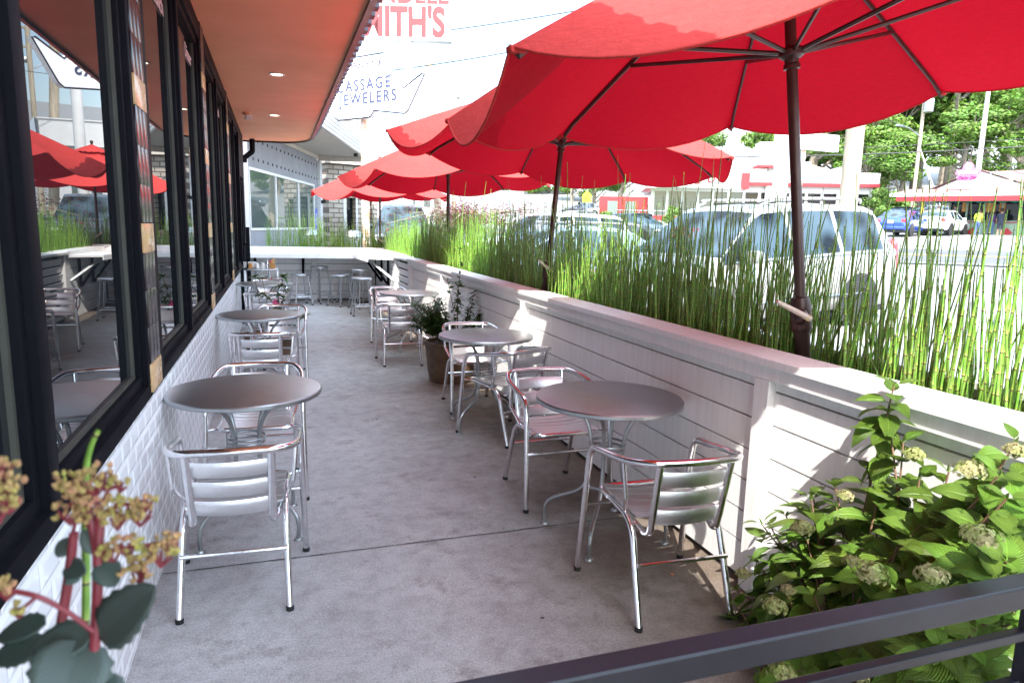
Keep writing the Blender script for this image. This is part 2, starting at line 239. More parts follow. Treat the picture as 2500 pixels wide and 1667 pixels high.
# ---------------------------------------------------------------- mesh helpers
FLAT = []
class MB:
    def __init__(s): s.v = []; s.f = []; s.mi = []; s.uv = {}; s.m = []; s.h = None
    def mid(s, m):
        if m is None: return 0
        if m not in s.m: s.m.append(m)
        return s.m.index(m)
    def face(s, vs, m=None, uv=None):
        s.f.append(tuple(vs)); s.mi.append(s.mid(m))
        if uv: s.uv[len(s.f)-1] = uv
    def add(s, vs, fs, m=None):
        o = len(s.v); s.v += [tuple(p) for p in vs]
        for f in fs: s.face([o+i for i in f], m)
        return o
    def box(s, c, d, rot=None, m=None, bev=0):
        x, y, z = (a/2 for a in d)
        if bev <= 0:
            P = [Vector(p) for p in ((-x,-y,-z),(x,-y,-z),(x,y,-z),(-x,y,-z),(-x,-y,z),(x,-y,z),(x,y,z),(-x,y,z))]
            F = [(0,3,2,1),(4,5,6,7),(0,1,5,4),(1,2,6,5),(2,3,7,6),(3,0,4,7)]
        else:
            bm = bmesh.new(); bmesh.ops.create_cube(bm, size=1, matrix=Matrix.Diagonal((*d, 1)))
            bmesh.ops.bevel(bm, geom=bm.edges[:], offset=bev, segments=2, affect='EDGES', profile=.5)
            bm.verts.index_update(); P = [v.co.copy() for v in bm.verts]; F = [tuple(v.index for v in f.verts) for f in bm.faces]; bm.free()
        c = Vector(c)
        P = [(rot @ p if rot is not None else p)+c for p in P]
        s.add(P, F, m); return s
    def bb(s, x0, x1, y0, y1, z0, z1, m=None, bev=0): return s.box(((x0+x1)/2, (y0+y1)/2, (z0+z1)/2), (x1-x0, y1-y0, z1-z0), None, m, bev)
    def tube(s, pts, r, n=10, m=None, cap=True, sc=(1, 1)):
        pts = [Vector(p) for p in pts]; k = len(pts); rs = r if hasattr(r, '__len__') else [r]*k
        T = [(pts[min(i+1, k-1)]-pts[max(i-1, 0)]).normalized() for i in range(k)]
        a = Vector((0, 0, 1)) if abs(T[0].z) < .9 else Vector((1, 0, 0)); u = T[0].cross(a).normalized(); o = len(s.v)
        for i in range(k):
            u = (u-T[i]*u.dot(T[i])).normalized(); w_ = T[i].cross(u)
            for j in range(n):
                t = 2*math.pi*j/n; s.v.append(tuple(pts[i]+(u*math.cos(t)*sc[0]+w_*math.sin(t)*sc[1])*rs[i]))
        for i in range(k-1):
            for j in range(n): s.face((o+i*n+j, o+i*n+(j+1) % n, o+(i+1)*n+(j+1) % n, o+(i+1)*n+j), m)
        if cap: s.face([o+j for j in range(n)][::-1], m); s.face([o+(k-1)*n+j for j in range(n)], m)
        return s
    def lathe(s, prof, n=32, c=(0, 0, 0), m=None, rot=None):
        o = len(s.v); c = Vector(c)
        for r, z in prof:
            for j in range(n):
                t = 2*math.pi*j/n; p = Vector((r*math.cos(t), r*math.sin(t), z)); p = (rot @ p if rot is not None else p)+c; s.v.append(tuple(p))
        for i in range(len(prof)-1):
            for j in range(n): s.face((o+i*n+j, o+i*n+(j+1) % n, o+(i+1)*n+(j+1) % n, o+(i+1)*n+j), m)
        if prof[0][0] > 1e-5: s.face([o+j for j in range(n)][::-1], m)
        if prof[-1][0] > 1e-5: s.face([o+(len(prof)-1)*n+j for j in range(n)], m)
        return s
    def prism(s, poly, ext, m=None):
        """poly: list of 3D points (planar), ext: vector"""
        n = len(poly); o = len(s.v); e = Vector(ext); s.v += [tuple(Vector(p)) for p in poly]+[tuple(Vector(p)+e) for p in poly]
        s.face([o+i for i in range(n)][::-1], m); s.face([o+n+i for i in range(n)], m)
        for i in range(n): s.face((o+i, o+(i+1) % n, o+n+(i+1) % n, o+n+i), m)
        return s
    def ball(s, c, r, n=8, k=5, m=None, sc=(1, 1, 1), rot=None):
        pr = [(max(1e-4, math.sin(math.pi*i/k)), -math.cos(math.pi*i/k)) for i in range(k+1)]; o = len(s.v); c = Vector(c)
        for rr, z in pr:
            for j in range(n):
                t = 2*math.pi*j/n; p = Vector((rr*math.cos(t)*r*sc[0], rr*math.sin(t)*r*sc[1], z*r*sc[2])); p = rot @ p if rot is not None else p; s.v.append(tuple(p+c))
        for i in range(k):
            for j in range(n): s.face((o+i*n+j, o+i*n+(j+1) % n, o+(i+1)*n+(j+1) % n, o+(i+1)*n+j), m)
        return s
    def build(s, name, m=None, parent=None, smooth=True, angle=35):
        me = bpy.data.meshes.new(name); me.from_pydata(s.v, [], s.f)
        if s.m: [me.materials.append(x) for x in s.m]; me.polygons.foreach_set('material_index', s.mi)
        elif m: me.materials.append(m)
        if m and s.m and m not in s.m: pass
        if s.uv:
            ul = me.uv_layers.new(name='UVMap'); arr = np.zeros(len(me.loops)*2, 'f')
            ls = np.zeros(len(me.polygons), 'i'); me.polygons.foreach_get('loop_start', ls)
            for fi, uv in s.uv.items():
                for q, (a, b) in enumerate(uv): arr[(ls[fi]+q)*2] = a; arr[(ls[fi]+q)*2+1] = b
            ul.data.foreach_set('uv', arr)
        if s.h is not None:
            at_ = me.attributes.new('h', 'FLOAT', 'POINT'); at_.data.foreach_set('value', np.array(s.h, 'f'))
        if m in FLAT: smooth = False
        if smooth:
            me.polygons.foreach_set('use_smooth', [True]*len(me.polygons)); me.set_sharp_from_angle(angle=R_(angle))
        me.update(); o = bpy.data.objects.new(name, me); C.objects.link(o)
        if parent: o.parent = parent
        return o
FLAT += [M['white'], M['tile'], M['rail']]
def fillet(P, r, k=6):
    P = [Vector(p) for p in P]; out = [P[0]]
    for i in range(1, len(P)-1):
        a, b, c = P[i-1], P[i], P[i+1]; rr = r[i-1] if hasattr(r, '__len__') else r
        d1 = (a-b); d2 = (c-b); l = min(rr, d1.length*.49, d2.length*.49); p0 = b+d1.normalized()*l; p2 = b+d2.normalized()*l
        for t in range(k+1):
            t /= k; out.append(p0*(1-t)**2+b*2*t*(1-t)+p2*t*t)
    out.append(P[-1]); return out
def catm(P, k=6):
    P = [Vector(p) for p in P]; Q = [P[0]*2-P[1]]+P+[P[-1]*2-P[-2]]; out = []
    for i in range(1, len(Q)-2):
        a, b, c, d = Q[i-1:i+3]
        for t in range(k):
            t /= k; out.append(.5*((2*b)+(c-a)*t+(2*a-5*b+4*c-d)*t*t+(3*b-a-3*c+d)*t**3))
    out.append(P[-1]); return out
def tag(o, label=None, cat=None, group=None, kind=None):
    if label: o['label'] = label
    if cat: o['category'] = cat
    if group: o['group'] = group
    if kind: o['kind'] = kind
    return o
def thing(name, label, cat, loc=(0, 0, 0), rz=0, group=None):
    o = bpy.data.objects.new(name, None); C.objects.link(o); o.location = loc; o.rotation_euler = (0, 0, rz); o.empty_display_size = .1
    return tag(o, label, cat, group)
def struct(o, kind='structure'): o['kind'] = kind; return o
def kids(o): return [c for c in ALLKIDS(o)]
def ALLKIDS(o): return list(o.children)
def copy_tree(o, parent=None):
    c = o.copy(); C.objects.link(c); c.parent = parent
    for ch in list(o.children): copy_tree(ch, c)
    return c
def dup(o, loc, rz, label, group=None):
    c = copy_tree(o); c.location = loc; c.rotation_euler = (0, 0, rz); c['label'] = label
    if group: c['group'] = group
    return c
def text(s, size, m, parent, pos, rot, name='lettering', ext=.004, font=None, sx=1., align='CENTER', shear=0, space=1., bold=0):
    cu = bpy.data.curves.new(name, 'FONT'); cu.body = s; cu.size = size; cu.extrude = ext; cu.align_x = align; cu.shear = shear; cu.space_character = space; cu.offset = bold
    t = bpy.data.objects.new('tmp', cu); C.objects.link(t); bpy.context.view_layer.update()
    me = bpy.data.meshes.new_from_object(t.evaluated_get(bpy.context.evaluated_depsgraph_get())); bpy.data.objects.remove(t)
    me.name = name; me.materials.clear(); me.materials.append(m)
    o = bpy.data.objects.new(name, me); C.objects.link(o); o.parent = parent; o.location = pos; o.rotation_euler = rot; o.scale = (sx, 1, 1); return o
# ================================================================ GROUND
def gz(x, y):
    dx = max(0, x-3.3, -x-14); dy = max(0, y-16.5, 0)
    d = math.hypot(dx, dy); z = .075*min(d, 5)+.042*max(0, min(d-5, 40))
    return z-.05 + (0 if d < 60 else .16*(d-60))
g = MB(); xs = [-400, -200, -100, -50, -25, -14, -5, 0, 3.3]+[3.3+i*1.5 for i in range(1, 9)]+[18, 22, 26, 30, 35, 40, 46, 52, 60, 75, 90, 120, 180, 260, 400]
ys = [-200, -100, -50, -20, -8, 0, 4, 8, 12, 16.5, 18, 20, 22, 25, 28, 32, 36, 40, 45, 50, 56, 62, 72, 90, 120, 180, 260, 400]
for y in ys:
    for x in xs: g.v.append((x, y, gz(x, y)))
W_ = len(xs)
for j in range(len(ys)-1):
    for i in range(W_-1): g.face((j*W_+i, j*W_+i+1, (j+1)*W_+i+1, (j+1)*W_+i))
struct(g.build('ground', M['lot']))
def strip(name, p, q, wd, m, dz=.004, n=40, kind='structure', mb=None):
    b = mb or MB(); p = Vector((*p, 0)); q = Vector((*q, 0)); d = (q-p).normalized(); s = Vector((-d.y, d.x, 0))*wd/2; o = len(b.v)
    for i in range(n+1):
        c = p.lerp(q, i/n)
        for k in (-1, -.5, 0, .5, 1):
            a = c+s*k; b.v.append((a.x, a.y, gz(a.x, a.y)+dz))
    for i in range(n):
        for k in range(4): b.face((o+i*5+k, o+i*5+k+1, o+(i+1)*5+k+1, o+(i+1)*5+k))
    if mb is None: return struct(b.build(name, m))
# the street runs past the row of parked cars, across the view
strip('road', (40, -22), (5, 62), 9.0, M['asph'], .03, 120)
lm = MB(); 
for off in (-.12, .12): strip('', (40+off, -22), (5+off, 62), .1, None, .045, 120, mb=lm)
struct(lm.build('road_markings', mat('road_yellow', (.65, .42, .06), .7)))
lw = MB()
for off in (-4.4, 4.4): strip('', (40+off, -22), (5+off, 62), .12, None, .041, 120, mb=lw)
struct(lw.build('edge_line_markings', M['wpaint']))
strip('lawn', (9, 66), (40, 50), 9, M['grass'], .05, 20)
# ---------------------------------------------------------------- patio slab
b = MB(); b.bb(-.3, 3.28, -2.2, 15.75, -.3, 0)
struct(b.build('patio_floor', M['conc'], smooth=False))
b = MB()
for yj in (3.285, 6.49, 9.7, 12.9, .08):
    k = [(x, yj+random.uniform(-.0015, .0015)) for x in np.linspace(.01, 2.55, 40)]
    for (a, ya), (c, yc) in zip(k, k[1:]):
        t1 = random.uniform(.0022, .0045); t2 = t1; b.add([(a, ya-t1, .0035), (c, yc-t2, .0035), (c, yc+t2, .0035), (a, ya+t1, .0035)], [(0, 1, 2, 3)])
struct(b.build('floor_joint', M['dark'], smooth=False))
# litter on the floor 
for i, (x, y) in enumerate([(1.55, 2.45), (1.72, 4.1), (1.30, 5.6), (1.62, 3.62), (.62, 2.2), (2.27, 2.62), (1.2, 7.2)]):
    b = MB(); r = random.uniform(.006, .014); pts = [(x+r*math.cos(t)*random.uniform(.5, 1.2), y+r*math.sin(t)*random.uniform(.4, 1.3), .006+.004*random.random()) for t in np.linspace(0, 5.6, 7)]
    o_ = b.add(pts+[(x, y, .011)], [(j, (j+1) % 7, 7) for j in range(7)])
    LB = ['dark crumb on the floor in the middle of the aisle', 'black speck of leaf on the floor left of the planter pot', 'tiny dark crumb far down the aisle', 'small reddish crumb by the front legs of the right-hand chair', 'white scrap of paper at the bottom left of the floor', 'orange dry leaf in the sun patch under the nearest right chair', 'dark leaf scrap on the floor past the second joint'][i]
    tag(b.build('litter_scrap', [M['dark'], M['dark'], M['dark'], M['rust'], M['white'], M['cone'], M['dark']][i]), LB, 'litter', 'scraps of litter on the patio floor')
# ================================================================ RESTAURANT
rest = thing('restaurant_building', 'black framed restaurant front with white tiles and an orange canopy ceiling', 'building', (0, 6, 0))
def P(mb, name, m=None, parent=None, **k):
    o = mb.build(name, m, None, **k); o.parent = parent; 
    if parent: o.matrix_parent_inverse = Matrix.Translation(-parent.location) if parent.rotation_euler.z == 0 and not parent.parent else parent.matrix_world.inverted()
    return o
ZS, ZT, FX = .885, 3.06, .05
t = MB(); tw, th, gp = .1524, .0762, .0013
rows = 11; y0, y1 = -.6, 13.2
for r in range(12):
    zt = ZS-r*th; zb = zt-th+gp
    if zb < .01: zb = .01
    yy = y0-(tw/2 if r % 2 else 0)
    while yy < y1:
        ya, yb = yy, yy+tw-gp; q = .016; e = .0038; j = .0008*random.uniform(-1, 1)
        o = len(t.v); t.v += [(.004, ya, zb), (.004, yb, zb), (.004, yb, zt), (.004, ya, zt), (.004+e+j, ya+q, zb+q), (.004+e+j, yb-q, zb+q), (.004+e, yb-q, zt-q), (.004+e, ya+q, zt-q)]
        for f in ((0, 1, 5, 4), (1, 2, 6, 5), (2, 3, 7, 6), (3, 0, 4, 7), (4, 5, 6, 7)): t.face([o+i for i in f])
        yy += tw
P(t, 'tile_wall', M['tile'], rest, smooth=False)
t = MB(); t.bb(-.3, .0035, y0-.2, y1, -.02, ZS); P(t, 'base_wall', M['grout'], rest, smooth=False)
t = MB(); t.bb(-.3, .03, 13.2, 16.2, -.02, ZT+.5); P(t, 'end_wall', M['wpaint'], rest, smooth=False)
t = MB(); t.bb(-6, -.3, -3, 16.2, -.02, ZT); P(t, 'interior_block', M['gdark'], rest, smooth=False)
# window line: thin mullions and tiled piers alternate every 2.88 m
piers = [.13, 3.01, 5.89, 8.77]; thins = [1.735, 4.555, 7.435]
members = sorted([(y, y+.40, 'pier') for y in piers]+[(y, y+.075, 'thin') for y in thins]+[(-.9, -.5, 'pier'), (10.3, 10.38, 'thin')])
panes = [(members[i][1], members[i+1][0]) for i in range(len(members)-1)]
fr = MB()
fr.bb(-.2, FX, -1.2, 11.6, ZS, ZS+.055, bev=.004); fr.bb(-.2, .028, -1.2, 11.6, ZS+.055, ZS+.10, bev=.003)
fr.bb(-.2, FX, -1.2, 11.6, ZT-.13, ZT, bev=.004); fr.bb(-.2, .03, -1.2, 11.6, ZT-.18, ZT-.13, bev=.003)
for a, c, k in members:
    fr.bb(-.2, FX, a, c, ZS+.0551, ZT-.1301, bev=.003)
    for s_, e_ in ((a-.045, a+.001), (c-.001, c+.045)): fr.bb(-.2, .030, s_, e_, ZS+.1001, ZT-.1801, bev=.003)
P(fr, 'window_frame', M['black'], rest)
ol = MB()
for a, c, k in members:
    for s_ in (a-.062, c+.045): ol.bb(-.05, .012, s_, s_+.017, ZS+.10, ZT-.18)
for a, c in panes: ol.bb(-.05, .012, a+.062, c-.062, ZS+.1, ZS+.112)
P(ol, 'glazing_gasket', M['olive'], rest, smooth=False)
for i, (a, c) in enumerate(panes):
    gb = MB(); gb.add([(0, a+.03, ZS+.09), (0, c-.03, ZS+.09), (0, c-.03, ZT-.17), (0, a+.03, ZT-.17)], [(0, 1, 2, 3)])
    pn = P(gb, 'window_pane', M['glass'], rest, smooth=False)
# lettering on the panes
for s_, yc, zc in (('Lunch', 4.22, 2.73), ('Dinner', 5.53, 2.74), ('Brunch', 8.15, 2.74)):
    o = text(s_, .135, mat('window_lettering', (.62, .45, .45), .4), None, (.006, yc, zc-.05), (R_(90), 0, R_(90)), 'window_lettering', .001); o.parent = rest; o.matrix_parent_inverse = Matrix.Translation(-rest.location)
for a, c, k in members:
    if k == 'pier':
        z = ZS+.02; ya, yb = a+.045, a+.285; i = 0; tl = MB()
        while z < ZT-.02:
            if i % 4 == 0:
                if tl.v: P(tl, 'pier_tile', M['btile'], rest)
                tl = MB(); tn = MB(); hh = .115; tn.bb(FX-.01, FX+.009, ya, yb, z, min(z+hh, ZT-.002), bev=.002); P(tn, 'accent_tile', M['tan'], rest); z += hh+.003
            else:
                hh = .145
                for q in range(3): tl.bb(FX-.01, FX+.006, ya+q*.08, ya+q*.08+.0801, z, min(z+hh, ZT-.002)+.003, bev=.0015)
                z += hh+.003
            i += 1
        if tl.v: P(tl, 'pier_tile', M['btile'], rest)
# door at the far end
d = MB(); d.bb(-.2, .05, 11.6, 11.72, 0, ZT); d.bb(-.2, .05, 12.72, 13.2, .0, ZT); d.bb(-.2, .05, 11.721, 12.719, 2.3, ZT); d.bb(-.1, .035, 11.722, 11.86, .02, 2.28); d.bb(-.1, .035, 12.58, 12.718, .02, 2.28); d.bb(-.1, .035, 11.861, 12.579, .02, .3)
dr = P(d, 'door', M['black'], rest)
d = MB(); d.add([(0, 11.86, .3), (0, 12.58, .3), (0, 12.58, 2.28), (0, 11.86, 2.28)], [(0, 1, 2, 3)]); P(d, 'door_pane', M['glass'], rest, smooth=False)
d = MB(); d.tube(fillet([(.035, 11.9, .85), (.10, 11.9, .85), (.10, 11.9, 1.25), (.035, 11.9, 1.25)], .02), .012); P(d, 'door_handle', M['black'], rest)
# canopy ceiling with a rounded far corner
XO, YE = 1.175, 12.9
out = [(0, -2.6), (XO, -2.6)]+[(XO-.55+.55*math.cos(a), YE-.0+.9*math.sin(a)) for a in np.linspace(0, math.pi/2, 12)]+[(.02, 13.9)]
s_ = MB(); s_.prism([(x, y, ZT) for x, y in out], (0, 0, .02)); P(s_, 'canopy_ceiling', M['soffit'], rest, smooth=False)
f_ = MB(); edge = out[1:]
def ribbon(mb, pts, off, z0, z1, th):
    P_ = [Vector((x, y, 0)) for x, y in pts]; N_ = []
    for i in range(len(P_)):
        t_ = (P_[min(i+1, len(P_)-1)]-P_[max(i-1, 0)]).normalized(); N_.append(Vector((t_.y, -t_.x, 0)))
    o = len(mb.v)
    for p, n_ in zip(P_, N_):
        for (q, z) in ((off, z0), (off+th, z0), (off+th, z1), (off, z1)): mb.v.append(tuple(p+n_*q+Vector((0, 0, z))))
    for i in range(len(P_)-1):
        for j in range(4): mb.face((o+i*4+j, o+i*4+(j+1) % 4, o+(i+1)*4+(j+1) % 4, o+(i+1)*4+j))
    mb.face((o, o+1, o+2, o+3)); mb.face([o+(len(P_)-1)*4+j for j in range(4)][::-1])
ribbon(f_, edge, .0, ZT-.03, ZT+.06, .012); ribbon(f_, edge, .0121, ZT-.012, ZT+.14, .04); P(f_, 'canopy_fascia', M['fascia'], rest)
f_ = MB(); ribbon(f_, edge, .0, ZT+.1401, ZT+.20, .06); P(f_, 'canopy_parapet', mat('cream_metal', (.5, .5, .5), .5), rest)
# stepped metal drip edge above the fascia
f_ = MB(); f_.bb(XO+.0526, XO+.06, -2.4, YE, ZT+.10, ZT+.1385); y = -2.4
while y < YE: f_.bb(XO+.0525, XO+.105, y, y+.105, ZT+.03, ZT+.139); y += .21
P(f_, 'drip_edge', mat('lilac_grey_metal', (.12, .12, .15), .6), rest, smooth=False)
s_ = MB(); s_.bb(-6, XO-.02, -2.7, 12.9, ZT+.18, ZT+.24); P(s_, 'roof_deck', M['grout'], rest, smooth=False)
# downpipe with dog-leg bracket by the far corner
s_ = MB(); s_.tube(fillet([(.06, 13.35, 2.62), (.06, 13.35, 2.70), (.20, 13.42, 2.82), (.20, 13.42, 3.04)], .03), .045, 4); P(s_, 'downpipe_elbow', M['black'], rest, smooth=False)
s_ = MB(); s_.tube([(.07, 13.3, .0), (.07, 13.3, 1.5)], .035, 8); P(s_, 'downpipe', M['black'], rest)
for i, (u, v) in enumerate(((676, 181), (670, 281))):
    p = atz(u, v, ZT); t_ = thing('recessed_light', ['recessed round ceiling light nearer the camera, in the orange canopy', 'recessed round ceiling light farther down the orange canopy, by the sensor'][i], 'ceiling light', (p.x, p.y, ZT), 0, 'round lights in the canopy ceiling')
    r = MB(); r.lathe([(.075, -.001), (.078, -.007), (.070, -.012), (.058, -.010), (.056, -.001)], 28); r.build('trim_ring', M['plastic'], t_)
    r = MB(); r.lathe([(0.0, -.004), (.056, -.004), (.056, -.001), (0, -.001)], 28); r.build('lens', M['warm'], t_)
p = atz(600, 276, ZT); t_ = thing('motion_sensor', 'small white box with rows of dots hanging under the orange canopy', 'sensor', (p.x, p.y, ZT), .3)
r = MB(); r.lathe([(.001, 0), (.04, 0), (.04, -.03), (.001, -.03)], 16); r.build('mount', M['tan'], t_)
r = MB(); r.box((.02, -.04, -.06), (.085, .05, .07), Matrix.Rotation(R_(25), 3, 'X'), bev=.004); hd = r.build('housing', M['plastic'], t_)
r = MB(); rm = Matrix.Rotation(R_(25), 3, 'X')
for i in range(4):
    for j in range(3): q = rm @ Vector((-.03+i*.02, -.026, -.02+j*.02)); r.box((.02+q.x, -.04+q.y, -.06+q.z), (.010, .004, .010), rm)
r.build('emitter', M['cblack'], hd)

# ================================================================ RIGHT FENCE / PLANTER
W = 2.55
fe = thing('planter_wall', 'long white boarded planter wall with a flat cap along the right side', 'wall', (W, 5.5, 0))
posts = [-.75, 2.36, 5.47, 8.56, 10.75]
Y0, Y1 = -2.2, 10.95
cap = MB(); cuts = [Y0, .65, 4.0, 5.40, 8.3, Y1]
for a, c in zip(cuts, cuts[1:]): cap.bb(2.497+random.uniform(-.001, .001), 2.705, a+.001, c-.001, 1.046, 1.079+random.uniform(-.001, .0005), bev=.003)
P(cap, 'cap_board', M['white'], fe)
fas = MB()
for a, c in zip(cuts, cuts[1:]): fas.bb(2.515, 2.549, a+.0015, c-.0015, .985, 1.0455, bev=.002)
P(fas, 'fascia_board', M['white'], fe)
sd = MB(); zz = [.984, .935, .786, .637, .488, .339, .190, .0]
for k in range(len(posts)-1):
    a, c = posts[k]+.095, posts[k+1]
    for i in range(len(zz)-1): sd.bb(W+random.uniform(-.002, .002), W+.02, a, c, zz[i+1]+(.004 if i < 6 else .03), zz[i]-.003, bev=.0015)
P(sd, 'siding_board', M['white'], fe)
ps = MB()
for y in posts: ps.bb(2.515, 2.56, y, y+.095, .0, .9845, bev=.003)
P(ps, 'post', M['white'], fe)
bk = MB(); bk.bb(W+.022, W+.05, Y0, Y1, 0, 1.04); bk.bb(2.66, 2.70, Y0, Y1, .5, 1.044); P(bk, 'backing_board', M['dark'], fe, smooth=False)
ob = MB(); zz2 = [1.0, .8, .6, .4, .2, -.1]
for i in range(5): ob.bb(3.24, 3.27, Y0, 15.7, zz2[i+1]+.004, zz2[i], bev=.002)
ob.bb(3.20, 3.30, Y0, 15.8, 1.001, 1.03, bev=.002); P(ob, 'outer_board', M['white'], fe)
sl_ = MB(); sl_.bb(2.6, 3.239, Y0, 15.0, .0, .955); so_ = P(sl_, 'soil', M['soil'], fe, smooth=False)
# slatted return between the planter and the corner bar
gt = thing('slatted_screen', 'narrow white slatted screen between the long wall and the corner counter', 'screen', (2.6, 11.6, 0))
q = MB(); q.bb(2.54, 2.62, 12.30, 12.38, 0, 1.02, bev=.003); q.bb(2.53, 2.62, 10.96, 11.03, 0, 1.02, bev=.003); P(q, 'post', M['white'], gt)
q = MB()
for i in range(8): q.box((2.585, 11.66, .10+i*.118), (.018, 1.24, .098), Matrix.Rotation(R_(-14), 3, 'Y'), bev=.002)
P(q, 'slat', M['white'], gt)
q = MB(); q.bb(2.50, 2.80, 10.955, 12.45, 1.03, 1.065, bev=.003); P(q, 'cap_board', M['white'], gt)
# ---------------------------------------------------------------- back planter wall, corner and counters
bw = thing('end_planter_wall', 'white boarded wall closing the far end of the patio under the long counter', 'wall', (1.3, 15, 0))
q = MB(); zz3 = [1.04, .90, .757, .614, .471, .328, .185, .02]
for (x0, x1) in ((.0, 1.24), (1.33, 2.54)):
    for i in range(7): q.bb(x0, x1, 15.02+random.uniform(-.002, .002), 15.045, zz3[i+1]+.010, zz3[i], bev=.0015)
P(q, 'siding_board', M['white'], bw)
q = MB(); q.bb(1.241, 1.329, 15.0, 15.05, .0, 1.04, bev=.002); q.bb(0, .03, 15.0, 15.05, 0, 1.04); P(q, 'post', M['white'], bw)
q = MB(); q.bb(0, 3.2, 15.046, 15.08, .0, 1.04); P(q, 'backing_board', M['dark'], bw, smooth=False)
q = MB(); q.bb(.03, 2.75, 14.98, 15.14, 1.041, 1.105, bev=.004); q.bb(.03, 2.6, 14.95, 14.979, .985, 1.105, bev=.003); P(q, 'cap_board', M['white'], bw)
q = MB(); q.bb(0, 3.239, 15.081, 15.6, 0, .98); P(q, 'soil', M['soil'], bw, smooth=False)
q = MB(); q.bb(0, 3.239, 15.6, 15.64, -.1, 1.0); P(q, 'outer_board', M['white'], bw, smooth=False)
# side wall of the corner, from the slatted screen to the end wall
sw = thing('corner_wall', 'short white boarded wall under the corner counter beside the stools', 'wall', (2.6, 13.7, 0))
q = MB()
for i in range(7): q.bb(2.56, 2.585, 12.39, 15.0, zz[i+1]+.006, zz[i]-.003, bev=.0015)
P(q, 'siding_board', M['white'], sw); q = MB(); q.bb(2.586, 2.62, 12.39, 15.0, 0, .99); P(q, 'backing_board', M['dark'], sw, smooth=False)
q = MB(); q.bb(2.53, 2.80, 12.455, 15.15, 1.0, 1.075, bev=.004); P(q, 'cap_board', M['white'], sw)
def bracket(par, x, y, z, dx, dy, L=.40, H=.42):
    """flat steel bracket: a wall leg, a brace and a top leg; (dx,dy) points away from the wall"""
    m_ = MB(); d_ = Vector((dx, dy, 0)); s = Vector((-dy, dx, 0))*.02; c = Vector((x, y, z))
    for a, e_ in ((c, c+Vector((0, 0, -H))), (c, c+d_*L), (c+d_*L*.92+Vector((0, 0, -.02)), c+d_*.01+Vector((0, 0, -H*.96)))):
        m_.tube([a, e_], .022, 4)
    return P(m_, 'bracket', M['black'], par, smooth=False)
ct = thing('bar_counter', 'long white bar counter on black brackets across the far end', 'counter', (1, 14.6, 0))
q = MB(); q.bb(.02, 2.03, 14.20, 14.949, .965, .995, bev=.003); q.bb(.02, 2.03, 14.185, 14.199, .915, .996, bev=.002); P(q, 'counter_top', M['white'], ct)
for x in (1.06, .14): bracket(ct, x, 14.98, .96, 0, -1, .5, .44)
cs = thing('corner_counter', 'short white counter wrapping the right corner on black brackets', 'counter', (2.3, 13.6, 0))
q = MB(); tp = [(2.12, 12.78), (2.60, 12.50), (2.60, 14.94), (2.035, 14.94), (2.035, 14.1)]
q.prism([(x, y, .975) for x, y in tp], (0, 0, .03)); ribbon(q, [tp[4], tp[0]], .0, .925, 1.006, .014); P(q, 'counter_top', M['white'], cs, smooth=False)
for y in (13.1, 13.95): bracket(cs, 2.53, y, .97, -1, 0, .36, .5)
q = MB(); q.tube([(2.16, 12.95, .95), (2.56, 12.62, .60)], .025, 4); P(q, 'brace', M['leg'], cs, smooth=False)
